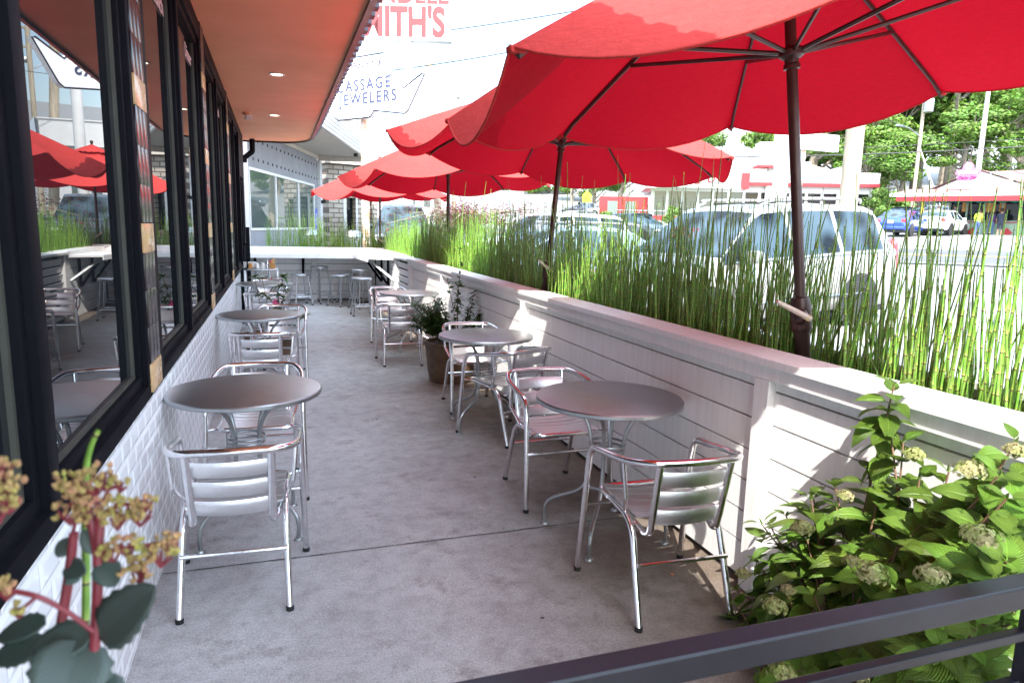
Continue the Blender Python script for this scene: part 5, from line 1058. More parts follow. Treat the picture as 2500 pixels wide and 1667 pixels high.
# ================================================================ VEHICLES (origin on the ground, +X is forward)
def make_car(name, label, kind, paint, loc, rz, L=4.7, Wd=1.9, H=1.78, cat='car', detail=1, pitch=0, belt=None, hoodz=None):
    t = thing(name, label, cat, loc, 0, None); t.rotation_euler = (0, pitch, rz)
    h = L/2; w = Wd/2; bl = belt or (1.02 if kind == 'suv' else .90); hz = hoodz or (1.05 if kind == 'suv' else .92)
    if kind == 'suv':   st = [(-h, .62, .80), (-h+.06, .95, .98), (-h+.14, bl+.03, bl+.10), (-h+.42, bl+.03, H-.10), (-h+.60, bl+.03, H-.03), (-h+1.30, bl+.02, H), (-h+1.38, bl+.02, H), (-h+2.25, bl, H), (-h+2.33, bl, H), (-h+2.75, bl, H-.03), (h-1.95, bl-.01, H-.10), (h-1.22, bl-.02, hz+.06), (h-1.12, bl-.03, hz+.02), (h-.6, hz-.05, hz-.03), (h-.22, hz-.14, hz-.12), (h-.05, .70, .74), (h, .52, .56)]
    elif kind == 'hatch': st = [(-h, .55, .75), (-h+.06, .90, .98), (-h+.14, .95, 1.06), (-h+.75, bl+.04, H-.10), (-h+1.1, bl+.03, H-.02), (-h+1.55, bl+.02, H), (-h+1.62, bl+.02, H), (-h+2.15, bl, H), (-h+2.22, bl, H), (-h+2.5, bl, H-.03), (h-1.9, bl-.02, H-.14), (h-1.05, bl-.03, hz+.04), (h-.98, bl-.04, hz), (h-.55, hz-.09, hz-.07), (h-.2, hz-.2, hz-.18), (h-.05, .62, .66), (h, .48, .52)]
    else: st = [(-h, .60, .78), (-h+.06, .88, .95), (-h+.3, bl, bl+.08), (-h+.62, bl+.02, bl+.12), (-h+1.25, bl+.02, H-.06), (-h+1.65, bl+.01, H), (-h+1.72, bl+.01, H), (-h+2.35, bl, H), (-h+2.43, bl, H), (-h+2.65, bl, H-.02), (h-2.05, bl-.01, H-.12), (h-1.28, bl-.02, hz+.05), (h-1.2, bl-.03, hz+.01), (h-.6, hz-.08, hz-.06), (h-.22, hz-.18, hz-.16), (h-.05, .62, .66), (h, .46, .50)]
    n = len(st); body, gl = MB(), MB(); rings = []
    for i, (x, zb, zt) in enumerate(st):
        e = min(1, (i+.35)/2.2) if i < 3 else min(1, (n-1-i+.45)/3.0); ww = w*(.80+.20*e**.5); gh = max(0, zt-zb); wr = ww-min(.28, gh*.36)-.04
        zl = .30 if 1 < i < n-2 else .36
        def wz(z): return ww*.985+(wr-ww*.985)*min(1, (z-zb)/max(.01, gh-.03)) if gh > .05 else ww*.96
        pts = [(ww*.90, zl), (ww*.985, zl+.14), (ww, .5*(zl+.14+zb)), (ww*.985, zb)]
        for f in (.06, .86, .97): pts.append((wz(zb+gh*f), zb+gh*f))
        pts += [(wr*.80, zt-.004), (wr*.42, zt+.012), (0, zt+.018)]
        full = [(x, y, z) for y, z in pts]+[(x, -y, z) for y, z in pts[-2::-1]]; rings.append(full)
    m_ = len(rings[0]); ws = (10, 11); rs_ = (2, 3) if kind != 'sedan' else (3, 4)
    if kind == 'sedan': rs_ = (3, 4)
    side = [(4, 5), (6, 7), (8, 9), (9, 10)] if kind != 'suv' else [(4, 5), (6, 7), (8, 9), (9, 10)]
    if kind == 'suv': side.append((3, 4))
    for mb_ in (body, gl):
        for r in rings: mb_.v += r
    for i in range(n-1):
        for j in range(m_-1):
            jj = min(j, m_-2-j); isg = False
            if (i, i+1) in side and jj == 4: isg = True
            if (i, i+1) == ws and jj >= 6: isg = True
            if (i, i+1) == rs_ and jj >= 6: isg = True
            if (i, i+1) == (10, 11) and jj == 4: isg = True
            (gl if isg else body).face((i*m_+j, i*m_+j+1, (i+1)*m_+j+1, (i+1)*m_+j))
    body.face([j for j in range(m_)]); body.face([(n-1)*m_+j for j in range(m_)][::-1])
    for mb_ in (body, gl):   # drop unused vertices
        used = sorted({q for f in mb_.f for q in f}); mp2 = {q: k for k, q in enumerate(used)}; mb_.v = [mb_.v[q] for q in used]; mb_.f = [tuple(mp2[q] for q in f) for f in mb_.f]
    bo = body.build('body', paint, t, angle=38); gl.build('windows', M['cglass'], t, angle=38)
    b = MB(); b.bb(-h+.12, h-.12, -w*.86, w*.86, .2, .36); b.build('underbody', M['cblack'], t, smooth=False)
    wx = (-h+.95, h-.92); R = .36 if kind == 'suv' else .32
    b = MB()
    for x in wx:
        for s in (-1, 1): b.lathe([(0, 0), (R+.07, 0), (R+.07, .012), (0, .012)], 24, (x, s*(w-.004) if s > 0 else -w+.004-.012, R+.02), rot=Matrix.Rotation(R_(90), 3, 'X') if s < 0 else Matrix.Rotation(R_(-90), 3, 'X'))
    for x in wx:
        for s in (-1, 1):
            rot = Matrix.Rotation(R_(-90*s), 3, 'X'); c = (x, s*(w-.20), R)
            a_ = MB(); a_.lathe([(R*.62, .0), (R*.93, .0), (R, .03), (R, .18), (R*.93, .215), (R*.66, .22), (R*.62, .20)], 28, c, rot=rot); wl = a_.build('wheel', M['rubber'], t)
            a_ = MB(); a_.lathe([(0, .17), (R*.16, .19), (R*.2, .17), (R*.58, .195), (R*.66, .21), (R*.66, .1)], 28, c, rot=rot)
            a_.build('rim', M['rim'], wl)
            a_ = MB()
            for k in range(5):
                a = k*2*math.pi/5; a_.box(Vector(c)+rot @ Vector((R*.40*math.cos(a), R*.40*math.sin(a), .186)), (R*.16, R*.22, .02), rot @ Matrix.Rotation(a, 3, 'Z'))
            a_.build('rim_opening', M['cblack'], wl)
    b.build('wheel_arch', M['cblack'], t)
    for s in (-1, 1):
        b = MB(); b.box((-h+.10, s*(w*.80), (bl if kind != 'sedan' else .82)-.02), (.20, .26, .46 if kind == 'suv' else .18), Matrix.Rotation(R_(8), 3, 'Y'), bev=.02); b.build('tail_light', M['tail'], t)
        b = MB(); b.box((h-.22, s*(w*.76), hz-.26), (.26, .36, .15), bev=.03); b.build('headlight', M['head'], t)
        b = MB(); b.box((h-1.62, s*(w+.10), bl+.08), (.14, .22, .16), bev=.04); b.build('wing_mirror', paint, t)
    b = MB(); b.box((h-.04, 0, .50), (.06, w*1.1, .20), bev=.02); b.build('grille', M['cblack'], t)
    b = MB(); b.box((-h+.01, 0, .46), (.10, w*1.7, .16), bev=.03); b.build('bumper', paint, t)
    b = MB(); b.box((-h-.02, 0, .80), (.02, .32, .16)); b.build('number_plate', M['plastic'], t)
    if detail > 1:
        b = MB()
        for s in (-1, 1):
            for x in (-h+1.34, -h+2.29, h-1.55): b.tube([(x, s*(w+.0015), .42), (x, s*(w*.987+.001), bl-.01)], .004, 4)
            b.tube([(-h+.9, s*(w+.002), .52), (h-1.0, s*(w+.002), .52)], .018, 4)
            b.tube([(-h+.45, s*(w*.99+.004), bl+.035), (h-1.25, s*(w*.99+.004), bl+.01)], .012, 4)
        b.build('door_seam', M['leg'], t)
        b = MB()
        for s in (-1, 1):
            for x in (-h+1.55, -h+2.48): b.tube(fillet([(x, s*(w-.01), .92), (x+.02, s*(w+.035), .925), (x+.20, s*(w+.035), .925), (x+.22, s*(w-.01), .92)], .03), .012, 6)
        b.build('door_handle', paint, t)
        for s in (-1, 1):
            b = MB(); b.tube(catm([(-h+.55, s*.60, H), (-h+.75, s*.60, H+.06), (0, s*.60, H+.075), (h-2.35, s*.60, H+.04), (h-2.15, s*.60, H-.03)], 5), .022, 6); b.build('roof_rail', M['silver'], t)
        b = MB(); b.box((h-2.5, 0, H+.02), (.04, 1.15, .02)); b.box((-h+1.0, 0, H+.05), (.04, 1.15, .02)); b.build('roof_bar', M['cblack'], t)
        b = MB()
        for s in (-1, 1): b.tube([(h-1.22, s*.15, hz+.07), (h-1.45, s*.62, hz+.16)], .008, 5)
        b.build('wiper', M['cblack'], t)
    return t
def on(x, y, dz=0): return (x, y, gz(x, y)+dz)
make_car('suv', 'silver-white sports utility vehicle parked nose-in right behind the reeds and the near umbrella pole', 'suv', M['silver'], on(6.95, 8.55, -.02), R_(190), 4.85, 1.93, 1.80, 'suv', 2, R_(2.5), belt=1.06, hoodz=1.08)
for o_ in S.objects:
    if o_.name.startswith('suv'): SUV = o_
o_ = text("CO 21", .20, M['wpaint'], SUV, (SUV and (1.05), .0, 1.38), (R_(58), 0, R_(90)), 'windshield_writing', .001); o_.data.materials.clear(); o_.data.materials.append(M['lred'])
make_car('parked_car', 'grey-blue parked car low behind the reeds between the second and third umbrella poles', 'hatch', M['cteal'], on(5.9, 13.2), R_(188), 4.5, 1.8, 1.52, 'car', 2)
make_car('suv', 'white vehicle with a red tail lamp behind the reeds at the second umbrella pole', 'suv', M['cwhite'], on(7.5, 17.2), R_(200), 4.7, 1.9, 1.75, 'suv', 1)
q = at(1553, 572, 34); make_car('car', 'dark brown-grey car driving on the road, seen left of the silver vehicle roof', 'sedan', M['cslate'], on(q.x, q.y), R_(-75), 4.6, 1.85, 1.5, 'car', 1)
q = at(1420, 560, 40); make_car('car', 'white car farther along the road behind the reeds, left of the dark one', 'sedan', M['cwhite'], on(q.x, q.y), R_(-80), 4.5, 1.8, 1.5)
q = at(1695, 520, 58); make_car('car', 'small black hatchback parked in front of the long diner window', 'hatch', M['cdark'], on(q.x, q.y), R_(140), 4.0, 1.75, 1.5)
q = at(1775, 520, 60); make_car('suv', 'white sports utility vehicle parked in front of the diner, right of the black hatchback', 'suv', M['cwhite'], on(q.x, q.y), R_(155), 4.6, 1.9, 1.75, 'suv')
q = at(1480, 500, 70); make_car('car', 'white car parked on the grass slope below the trees in the middle distance', 'sedan', M['cwhite'], (q.x, q.y, q.z-1.3), R_(165), 4.5, 1.8, 1.5)
q = at(1423, 498, 72); make_car('car', 'dark car parked left of the white one below the trees in the middle distance', 'sedan', M['cdark'], (q.x, q.y, q.z-1.3), R_(165), 4.5, 1.8, 1.5)
q = at(2300, 560, 43); make_car('car', 'white hatchback parked in front of the ice cream stand', 'hatch', M['cwhite'], on(q.x, q.y), R_(22), 4.4, 1.76, 1.49)
q = at(2205, 560, 42); make_car('car', 'bright blue car between the silver vehicle and the white hatchback', 'hatch', M['cblue'], on(q.x, q.y), R_(24), 4.4, 1.76, 1.49)
q = at(2200, 545, 50); make_car('car', 'black car facing us under the edge of the ice cream stand roof', 'sedan', M['cdark'], on(q.x, q.y, .25), R_(215), 4.6, 1.8, 1.5)
q = at(2262, 540, 52); make_car('car', 'slate grey car parked beside the ice cream stand, behind the white hatchback', 'sedan', M['cslate'], on(q.x, q.y, .5), R_(150), 4.7, 1.82, 1.5)
q = at(968, 560, 24); make_car('suv', 'dark blue sports utility vehicle facing us beyond the far corner of the planters', 'suv', M['cdark'], on(q.x+.2, q.y), R_(262), 4.8, 1.95, 1.85, 'suv', 1)
# ================================================================ FAR BUILDINGS
def frame2(name, label, cat, u1, d1, u2, d2, v=560):
    a, c = at(u1, v, d1), at(u2, v, d2); t = thing(name, label, cat, (a.x, a.y, gz(a.x, a.y)), math.atan2((c-a).y, (c-a).x)); return t, math.hypot((c-a).x, (c-a).y)
dn, ln = frame2('diner', 'long white diner with a red and white roof band and big windows across the street', 'building', 1585, 62, 2120, 60)
# heights relative to the ground there (about z 1.7)
b = MB(); b.bb(0, ln, 0, 9, -.5, 1.0); b.bb(0, ln, 0, 9, 3.15, 4.1); b.bb(0, .3, 0, .3, 1, 3.2)
for x in np.linspace(0, ln-.25, 15): b.bb(x, x+.22, .02, .3, .9, 3.2)
b.build('wall', M['wpaint'], dn, smooth=False); b = MB(); b.bb(.1, ln*.42, .12, .16, 1, 3.15); b.build('window', M['shopglass'], dn, smooth=False); b = MB(); b.bb(ln*.42, ln-.1, .12, .16, 1, 3.15); b.build('window', M['glass'], dn, smooth=False)
b = MB(); b.bb(ln*.40, ln+.3, -.6, 9.2, 4.0, 4.9); b.build('roof_band', M['wpaint'], dn, smooth=False); b = MB(); b.bb(ln*.40, ln+.35, -.66, 9.2, 3.72, 3.99); b.bb(ln*.40, ln*.435, -1.3, -.1, 3.4, 4.7); b.build('red_band', M['redp'], dn, smooth=False)
b = MB(); b.prism([(-.6, -2.4, 3.4), (ln*.40, -.9, 3.4), (ln*.40, -.9, 5.4), (-.6, -2.4, 4.0)], (-.1, .5, 0)); b.bb(-.5, ln*.41, -1, 8, 3.35, 3.6); b.build('slanted_fascia', M['wpaint'], dn, smooth=False)
text("ie 8's", 1.5, M['lred'], dn, (ln*.24, -1.75, 3.75), (R_(90), R_(-6), R_(3)), shear=.3, ext=.02)
b = MB(); b.prism([(ln*.50, 3, 4.9), (ln*.97, 3, 4.9), (ln*.52, 3, 7.0)], (0, 5, 0)); b.build('hip_roof', M['beige'], dn, smooth=False)
b = MB(); b.bb(ln*.47, ln*.60, -1.2, .6, 5.4, 7.3); b.build('sign_box', M['signw'], dn, smooth=False); b = MB(); b.bb(ln*.465, ln*.605, -1.25, .65, 5.2, 5.39); b.build('sign_box_edge', M['redp'], dn, smooth=False); b = MB(); b.tube([(ln*.535, -.3, 0), (ln*.535, -.3, 5.2)], .3, 10); b.build('sign_post', M['wpaint'], dn)
b = MB(); b.bb(ln*.86, ln*.90, 1, 3, 4.9, 5.5); b.bb(ln*.72, ln*.75, 2, 3, 4.9, 6.0); b.build('roof_vent', M['galv'], dn, smooth=False)
b = MB(); b.bb(-4.5, -.2, .5, 5, -.4, 2.6); rd = b.build('annex', M['redp'], dn, smooth=False); b = MB(); b.bb(-3.8, -2.9, .4, .49, .6, 2.2); b.bb(-2.2, -1.3, .4, .49, .6, 2.2); b.build('annex_window', M['shopglass'], rd, smooth=False)
# black railing and red deck boards by the diner
t, ln = frame2('deck_railing', 'red deck fence with a grey chain rail in front of the diner, across the street', 'fence', 1500, 55, 1670, 54); b = MB(); b.bb(0, ln, 0, .05, .6, 1.0); b.build('board', M['redp'], t, smooth=False); b = MB()
for i in range(24): b.tube([(i*ln/23, .1, -.3), (i*ln/23, .1, 1.35)], .03, 4)
b.tube([(0, .1, 1.35), (ln, .1, 1.35)], .04, 4); b.build('baluster', M['leg'], t)
# ice cream stand
ic, ln = frame2('ice_cream_stand', 'ice cream stand with a pink gable roof, red eave and teal awning', 'building', 2205, 46, 2620, 40)
ic.location.z -= .45
b = MB(); ev = 2.9
b.bb(2.2, ln, .8, 6.5, -.3, 1.35); wb_ = b.build('counter_wall', M['mint'], ic, smooth=False); b = MB(); b.bb(2.2, ln, .74, .79, 1.18, 1.30); b.bb(2.2, ln, .75, .79, -.3, .45); b.build('pink_panel', M['pinkr'], ic, smooth=False)
b = MB()
for x in (3.8, 5.6, 7.6): b.box((x, .735, .62), (.42, .02, .42), Matrix.Rotation(R_(45), 3, 'Y'))
b.build('red_diamond', M['redp'], ic, smooth=False)
b = MB(); b.bb(2.3, ln, 1.2, 1.3, 1.35, 2.75); b.build('serving_window', M['glass'], ic, smooth=False); b = MB()
for x in np.arange(2.3, ln, .95): b.bb(x, x+.1, .95, 1.05, 1.35, 2.8)
b.build('window_post', M['mint'], ic, smooth=False)
b = MB()
for x, w_ in ((3.0, .35), (4.3, .5), (5.0, .3), (6.3, .55)): b.bb(x, x+w_, 1.1, 1.15, 1.9, 2.5)
b.build('menu_board', M['orange'], ic, smooth=False)
b = MB(); b.prism([(-.6, -1.2, ev), (ln+.5, -1.2, ev), (ln+.5, 1.0, ev+.42), (-.2, 1.0, ev+.42)], (0, 0, .05)); b.build('eave_roof', M['pinkr'], ic, smooth=False)
b = MB(); b.bb(-.7, ln+.5, -1.28, -1.2, ev-.12, ev+.10); b.build('eave_board', M['wpaint'], ic, smooth=False); b = MB(); b.bb(-.3, ln+.5, -1.25, -1.18, ev-.42, ev-.121); b.build('eave_band', M['redp'], ic, smooth=False)
b = MB(); b.prism([(1.3, 1.0, ev+.40), (6.6, 1.0, ev+.40), (3.7, 1.0, ev+1.55)], (0, .1, 0)); b.build('gable', M['wpaint'], ic, smooth=False)
b = MB(); b.add([(3.7, .8, ev+1.62), (6.9, .8, ev+.42), (15, .9, ev+.45), (14, 4.0, ev+1.9), (3.7, 4.5, ev+1.75), (1.0, .8, ev+.42), (1.0, 5, ev+.42)], [(0, 1, 2, 3, 4), (0, 4, 6, 5)]); b.build('gable_roof', M['pinkr'], ic, smooth=False)
b = MB(); o = 0
for i in range(30):
    x = 1.6+i*.30; b.add([(x, -.9, ev-.25), (x+.3, -.9, ev-.25), (x+.3, .7, ev-.40-.1*(i % 2)), (x, .7, ev-.40-.1*((i+1) % 2))], [(0, 1, 2, 3)])
b.build('teal_awning', M['teal'], ic, smooth=False)
b = MB(); b.tube([(1.2, -.9, -.3), (1.2, -.9, ev-.4)], .09, 8); b.build('yellow_post', mat('yellow_post', (.55, .50, .05), .5), ic); b = MB(); b.bb(7.4, 7.75, -.6, -.3, -.3, ev-.2); b.build('white_post', M['wpaint'], ic, smooth=False)
b = MB(); b.bb(1.9, ln, -.9, .73, -.5, -.02); b.build('base_step', M['redp'], ic, smooth=False)
# pink sign on the gable
bs = thing('pink_sign', 'pink cut-out sign with white and magenta lettering on the gable of the ice cream stand', 'sign', (ic.location.x, ic.location.y, ic.location.z), ic.rotation_euler.z)
def outline(cx, cz, a, c, n=28): return [(cx+a*math.cos(t), .0, cz+c*math.sin(t)) for t in np.linspace(0, 2*math.pi, n, endpoint=False)]
CX, CZ, KS = 3.35, ev+1.15, .43
b = MB(); prof = [(-1.35, -.35), (-1.25, .12), (-1.55, .25), (-1.45, .75), (-.75, .95), (-.62, 1.5), (-.35, 1.85), (0, 1.95), (.35, 1.85), (.62, 1.5), (.72, .95), (1.45, .85), (1.6, .35), (1.3, .12), (1.1, -.45), (.7, -.55), (.6, -.75), (-.95, -.75), (-1.05, -.45)]
b.prism([(CX+x*KS, -.4, CZ+z*KS) for x, z in prof], (0, .12, 0)); b.build('sign_board', M['pink'], bs, smooth=False)
b = MB(); b.prism([(CX+.42*math.cos(t)*KS, -.43, CZ+(1.25+.52*math.sin(t))*KS) for t in np.linspace(0, 6.28, 20, endpoint=False)], (0, .02, 0)); b.build('cone_scoop', M['wpaint'], bs, smooth=False)
text("BOBBIE'S", .27, M['wpaint'], bs, (CX, -.42, CZ+.10), (R_(90), 0, 0), sx=.98, ext=.02, bold=.006); text("Dairy Dip", .26, M['magenta'], bs, (CX, -.42, CZ-.20), (R_(90), 0, 0), shear=.35, ext=.02, sx=.95, bold=.006)
# white shop building in the mid distance behind the white SUV (left) and low flat one by the road
t, ln = frame2('white_house', 'plain white building with a small window, low behind the third umbrella pole', 'building', 985, 44, 1075, 46); b = MB(); b.bb(-3, ln, 0, 6, -.5, 3.4); b.build('wall', M['wpaint'], t, smooth=False); b = MB(); b.bb(.3, .9, -.03, .02, 1.5, 2.5); b.build('window', M['shopglass'], t, smooth=False); b = MB(); b.bb(1.6, 2.1, -.03, .02, 1.5, 2.5); b.build('window', M['shopglass'], t, smooth=False)
t, ln = frame2('dark_shed', 'low dark flat-roofed shed under the trees between the diner and the ice cream stand', 'building', 2095, 70, 2160, 69); b = MB(); b.bb(0, ln, 0, 4, -.3, 3.3); b.build('wall', M['gdark'], t, smooth=False); b = MB(); b.bb(-.2, ln+.3, -.2, 4, 3.31, 3.5); b.build('roof', M['leg'], t, smooth=False)
# school crossing sign
q = at(1433, 480, 30); t = thing('crossing_sign', 'yellow-green pentagon pedestrian sign on a thin post behind the reeds', 'sign', (q.x, q.y, 0), R_(-25)); b = MB(); b.tube([(0, 0, 0), (0, 0, q.z+.2)], .035, 6); b.build('post', M['galv'], t); b = MB(); b.prism([(x, -.04, q.z+z) for x, z in ((-.2, -.25), (.2, -.25), (.2, .05), (0, .26), (-.2, .05))], (0, .03, 0)); b.build('sign_plate', M['yellow'], t, smooth=False)
b = MB(); b.tube([(-.05, -.055, q.z-.14), (-.05, -.055, q.z+.04)], .018, 5); b.tube([(.06, -.055, q.z-.14), (.06, -.055, q.z+.04)], .018, 5); b.build('figure_mark', M['cblack'], t)
for i, (u, v, d) in enumerate(((2215, 515, 47), (2278, 512, 46))):
    q = at(u, v, d); t = thing('traffic_barrel', ['slim orange traffic post beside the black car under the stand roof', 'orange bin between the parked cars at the ice cream stand'][i], 'barrier', on(q.x, q.y, .4), 0, 'orange posts in the car park'); b = MB(); b.lathe([(.22, 0), (.22, .06), (.14, .07), (.10, 1.0), (0, 1.02)], 12); b.build('barrel_body', M['cone'], t); b = MB(); b.lathe([(.128, .5), (.119, .7)], 12); b.build('stripe', M['plastic'], t)
# ================================================================ PEOPLE
def person(label, loc, rz, P_, shirt, pants, hairm, hairlen=.0, shorts=False, sc=1., sitting=False):
    """P_: joint overrides; one skinned body, clothes are offset shells of it"""
    J = dict(pel=(0, 0, .95), wai=(0, 0, 1.08), che=(0, .0, 1.30), nek=(0, 0, 1.46), hea=(0, .02, 1.57), top=(0, .01, 1.70), shL=(.17, 0, 1.40), elL=(.24, -.02, 1.13), haL=(.22, .10, .90), shR=(-.17, 0, 1.40), elR=(-.24, -.02, 1.13), haR=(-.22, .10, .90), hiL=(.09, 0, .90), knL=(.10, .02, .50), anL=(.10, -.03, .09), toL=(.11, .12, .04), hiR=(-.09, 0, .90), knR=(-.10, .02, .50), anR=(-.10, -.03, .09), toR=(-.11, .12, .04))
    J.update(P_); RD = dict(pel=.135, wai=.12, che=.14, nek=.055, hea=.085, top=.075, shL=.065, elL=.042, haL=.035, shR=.065, elR=.042, haR=.035, hiL=.095, knL=.06, anL=.042, toL=.04, hiR=.095, knR=.06, anR=.042, toR=.04)
    E = [('pel', 'wai'), ('wai', 'che'), ('che', 'nek'), ('nek', 'hea'), ('hea', 'top'), ('che', 'shL'), ('shL', 'elL'), ('elL', 'haL'), ('che', 'shR'), ('shR', 'elR'), ('elR', 'haR'), ('pel', 'hiL'), ('hiL', 'knL'), ('knL', 'anL'), ('anL', 'toL'), ('pel', 'hiR'), ('hiR', 'knR'), ('knR', 'anR'), ('anR', 'toR')]
    K = list(J); me = bpy.data.meshes.new('p'); me.from_pydata([J[k] for k in K], [(K.index(a), K.index(b_)) for a, b_ in E], []); ob = bpy.data.objects.new('p', me); C.objects.link(ob)
    sk = ob.modifiers.new('s', 'SKIN'); sk.use_smooth_shade = True
    for i, k in enumerate(K): me.skin_vertices[0].data[i].radius = (RD[k]*(1.25 if k in ('che', 'pel', 'wai') else 1), RD[k]*(.8 if k in ('che', 'pel', 'wai') else 1)); 
    me.skin_vertices[0].data[0].use_root = True; ss = ob.modifiers.new('u', 'SUBSURF'); ss.levels = 1; bpy.context.view_layer.update()
    ev_ = bpy.data.meshes.new_from_object(ob.evaluated_get(bpy.context.evaluated_depsgraph_get())); bpy.data.objects.remove(ob)
    t = thing('person', label, 'person', loc, rz); t.scale = (sc,)*3
    ev_.name = 'body'; ev_.materials.clear(); ev_.materials.append(M['skin']); bo = bpy.data.objects.new('body', ev_); C.objects.link(bo); bo.parent = t
    V = [v.co.copy() for v in ev_.vertices]; N_ = [v.normal.copy() for v in ev_.vertices]
    def shell(name, m, test, off):
        b = MB(); idx = {}
        for p in ev_.polygons:
            if test(p.center):
                f = []
                for vi in p.vertices:
                    if vi not in idx: idx[vi] = len(b.v); b.v.append(tuple(V[vi]+N_[vi]*off))
                    f.append(idx[vi])
                b.face(f)
        if b.f: b.build(name, m, t, angle=80)
    zs = J['nek'][2]-.02; zw = J['wai'][2]-.12
    shell('shirt', shirt, lambda c: (zw < c.z < zs and abs(c.x) < .22) or (J['elL'][2]-.02 < c.z < zs and abs(c.x) >= .16), .014)
    shell('shorts' if shorts else 'trousers', pants, lambda c: (.48 if shorts else .10) < c.z <= zw+.02 and abs(c.x) < .195, .012)
    shell('shoes', M['cblack'], lambda c: c.z <= .10, .008)
    hc = Vector(J['top']); b = MB(); b.ball(hc+Vector((0, -.025, -.05)), .112, 12, 8, sc=(1, 1.02, 1.05)); 
    if hairlen: b.ball(hc+Vector((0, -.06, -.05-hairlen*.5)), .10, 10, 8, sc=(1.05, .7, 1+hairlen*3))
    b.build('hair', hairm, t)
    hd = Vector(J['hea']); b = MB(); b.ball(hd+Vector((0, .095, .0)), .018, 6, 4, sc=(.8, 1, 1.3)); b.ball(hd+Vector((.035, .085, .035)), .012, 6, 4); b.ball(hd+Vector((-.035, .085, .035)), .012, 6, 4); b.ball(hd+Vector((.098, 0, .0)), .022, 6, 4, sc=(.5, 1, 1.3)); b.ball(hd+Vector((-.098, 0, .0)), .022, 6, 4, sc=(.5, 1, 1.3)); b.build('face', M['skin'], t)
    return t
qp = lambda u, d: at(u, 560, d)
def pp(u, d, dz): q = qp(u, d); return (q.x, q.y, gz(q.x, q.y)+dz)
FC = ic.rotation_euler.z
person('person in a neon yellow shirt and dark jeans at the stand counter', pp(2386, 42.6, -.15), FC+R_(-20), dict(elL=(.30, -.06, 1.18), haL=(.19, .06, 1.02)), M['neon'], M['jean'], M['hair'])
person('person with long brown hair, dark purple top and blue jeans leaning on the stand counter', pp(2418, 43, -.15), FC+R_(10), dict(haL=(.16, .38, 1.10), elL=(.22, .16, 1.18), haR=(-.1, .38, 1.1), elR=(-.22, .16, 1.18)), M['purple'], M['jean'], mat('brown_hair', (.12, .05, .02), .6), .22, sc=.93)
person('person in a dark top and black shorts at the right end of the stand counter', pp(2441, 42.4, -.15), FC+R_(-5), dict(haL=(.14, .36, 1.12), elL=(.24, .14, 1.16)), M['navy'], M['navy'], M['hair'], shorts=True)
person('person in a white top with dark hair sitting low between the parked cars', pp(2286, 43, .16), FC+R_(120), {}, M['shirtw'], M['jean'], M['hair'], sc=.93)
person('person in a dark grey shirt standing behind the roof of the white hatchback', pp(2327, 44, .16), FC+R_(70), {}, M['shirtg'], M['navy'], M['hair'], sc=.97)
b = MB(); b.lathe([(0, 0), (.18, 0), (.19, .03), (.11, .05), (.1, .16), (0, .17)], 14); q = pp(2327, 44, .16); hat = b.build('hat', M['cblack']); hat.location = (q[0], q[1], q[2]+1.60); tag(hat, 'black brimmed hat on the head of the person in dark grey', 'hat')
# ================================================================ TREES
def crown_mesh(name, seed, n, R, H, leafs, lm, lobes=16, flat=1.):
    r = np.random.default_rng(seed); V = []; F = []; k = 0
    lob = []
    for i in range(lobes):
        a = r.uniform(0, 6.28); rr = R*(.25+.55*r.random()); z = H*(.12+.83*r.random()); env = math.sin(math.pi*min(.97, max(.12, z/H))**.8); lob.append((rr*env*math.cos(a), rr*env*math.sin(a), z, R*r.uniform(.22, .42)))
    for i in range(n):
        lx, ly, lz, lr = lob[r.integers(lobes)]; d = r.normal(size=3); d /= np.linalg.norm(d); d[2] = d[2]*.8+.1; q = lr*(1-.55*r.random()**2); c = np.array([lx, ly, lz])+d*q*np.array([1, 1, .72*flat])
        nn = d+r.normal(0, .55, 3)+np.array([0, 0, .4]); nn /= np.linalg.norm(nn); a = np.cross(nn, r.normal(size=3)); a /= np.linalg.norm(a); b_ = np.cross(nn, a); s = leafs*r.uniform(.5, 1.25)
        for (x, y) in ((-1, -.1), (-.2, -.55), (.9, -.25), (1.1, .15), (.1, .6)):
            V.append(tuple(c+a*x*s*.5+b_*y*s*.5+nn*(.12*s if abs(x) < .5 else -.05*s)))
        F.append((k, k+1, k+2, k+3, k+4)); k += 5
    me = bpy.data.meshes.new(name); me.from_pydata(V, [], F); me.materials.append(lm); me.update(); return me
def trunk_mesh(name, seed, H, r0, m):
    r = random.Random(seed); b = MB(); P0 = [Vector((0, 0, -1)), Vector((r.uniform(-.2, .2), r.uniform(-.2, .2), H*.3)), Vector((r.uniform(-.5, .5), r.uniform(-.5, .5), H*.6)), Vector((r.uniform(-.8, .8), r.uniform(-.8, .8), H*.92))]; p = catm(P0, 5)
    b.tube(p, list(np.linspace(r0, r0*.18, len(p))), 8)
    for i in range(9):
        s = p[int(len(p)*(.28+.065*i))]; a = r.uniform(0, 6.28); l = H*r.uniform(.18, .36); e = s+Vector((math.cos(a)*l*.7, math.sin(a)*l*.7, l*.75)); q = catm([s, s.lerp(e, .5)+Vector((0, 0, -l*.05)), e], 4); b.tube(q, list(np.linspace(r0*.38, r0*.08, len(q))), 6)
        for k in range(2): f = q[-4+k]; a2 = a+r.uniform(-1, 1); g = f+Vector((math.cos(a2)*l*.35, math.sin(a2)*l*.35, l*.3)); b.tube([f, g], [r0*.12, r0*.05], 5)
    me_ = b.build(name, m); me = me_.data; bpy.data.objects.remove(me_); return me
CR = [crown_mesh('crown', s, 6500, 4.6, 9.5, .40, M['tleaf'], 20) for s in (1, 2, 3)]; TR = [trunk_mesh('trunk', s, 11, .38, M['bark']) for s in (1, 2, 3)]
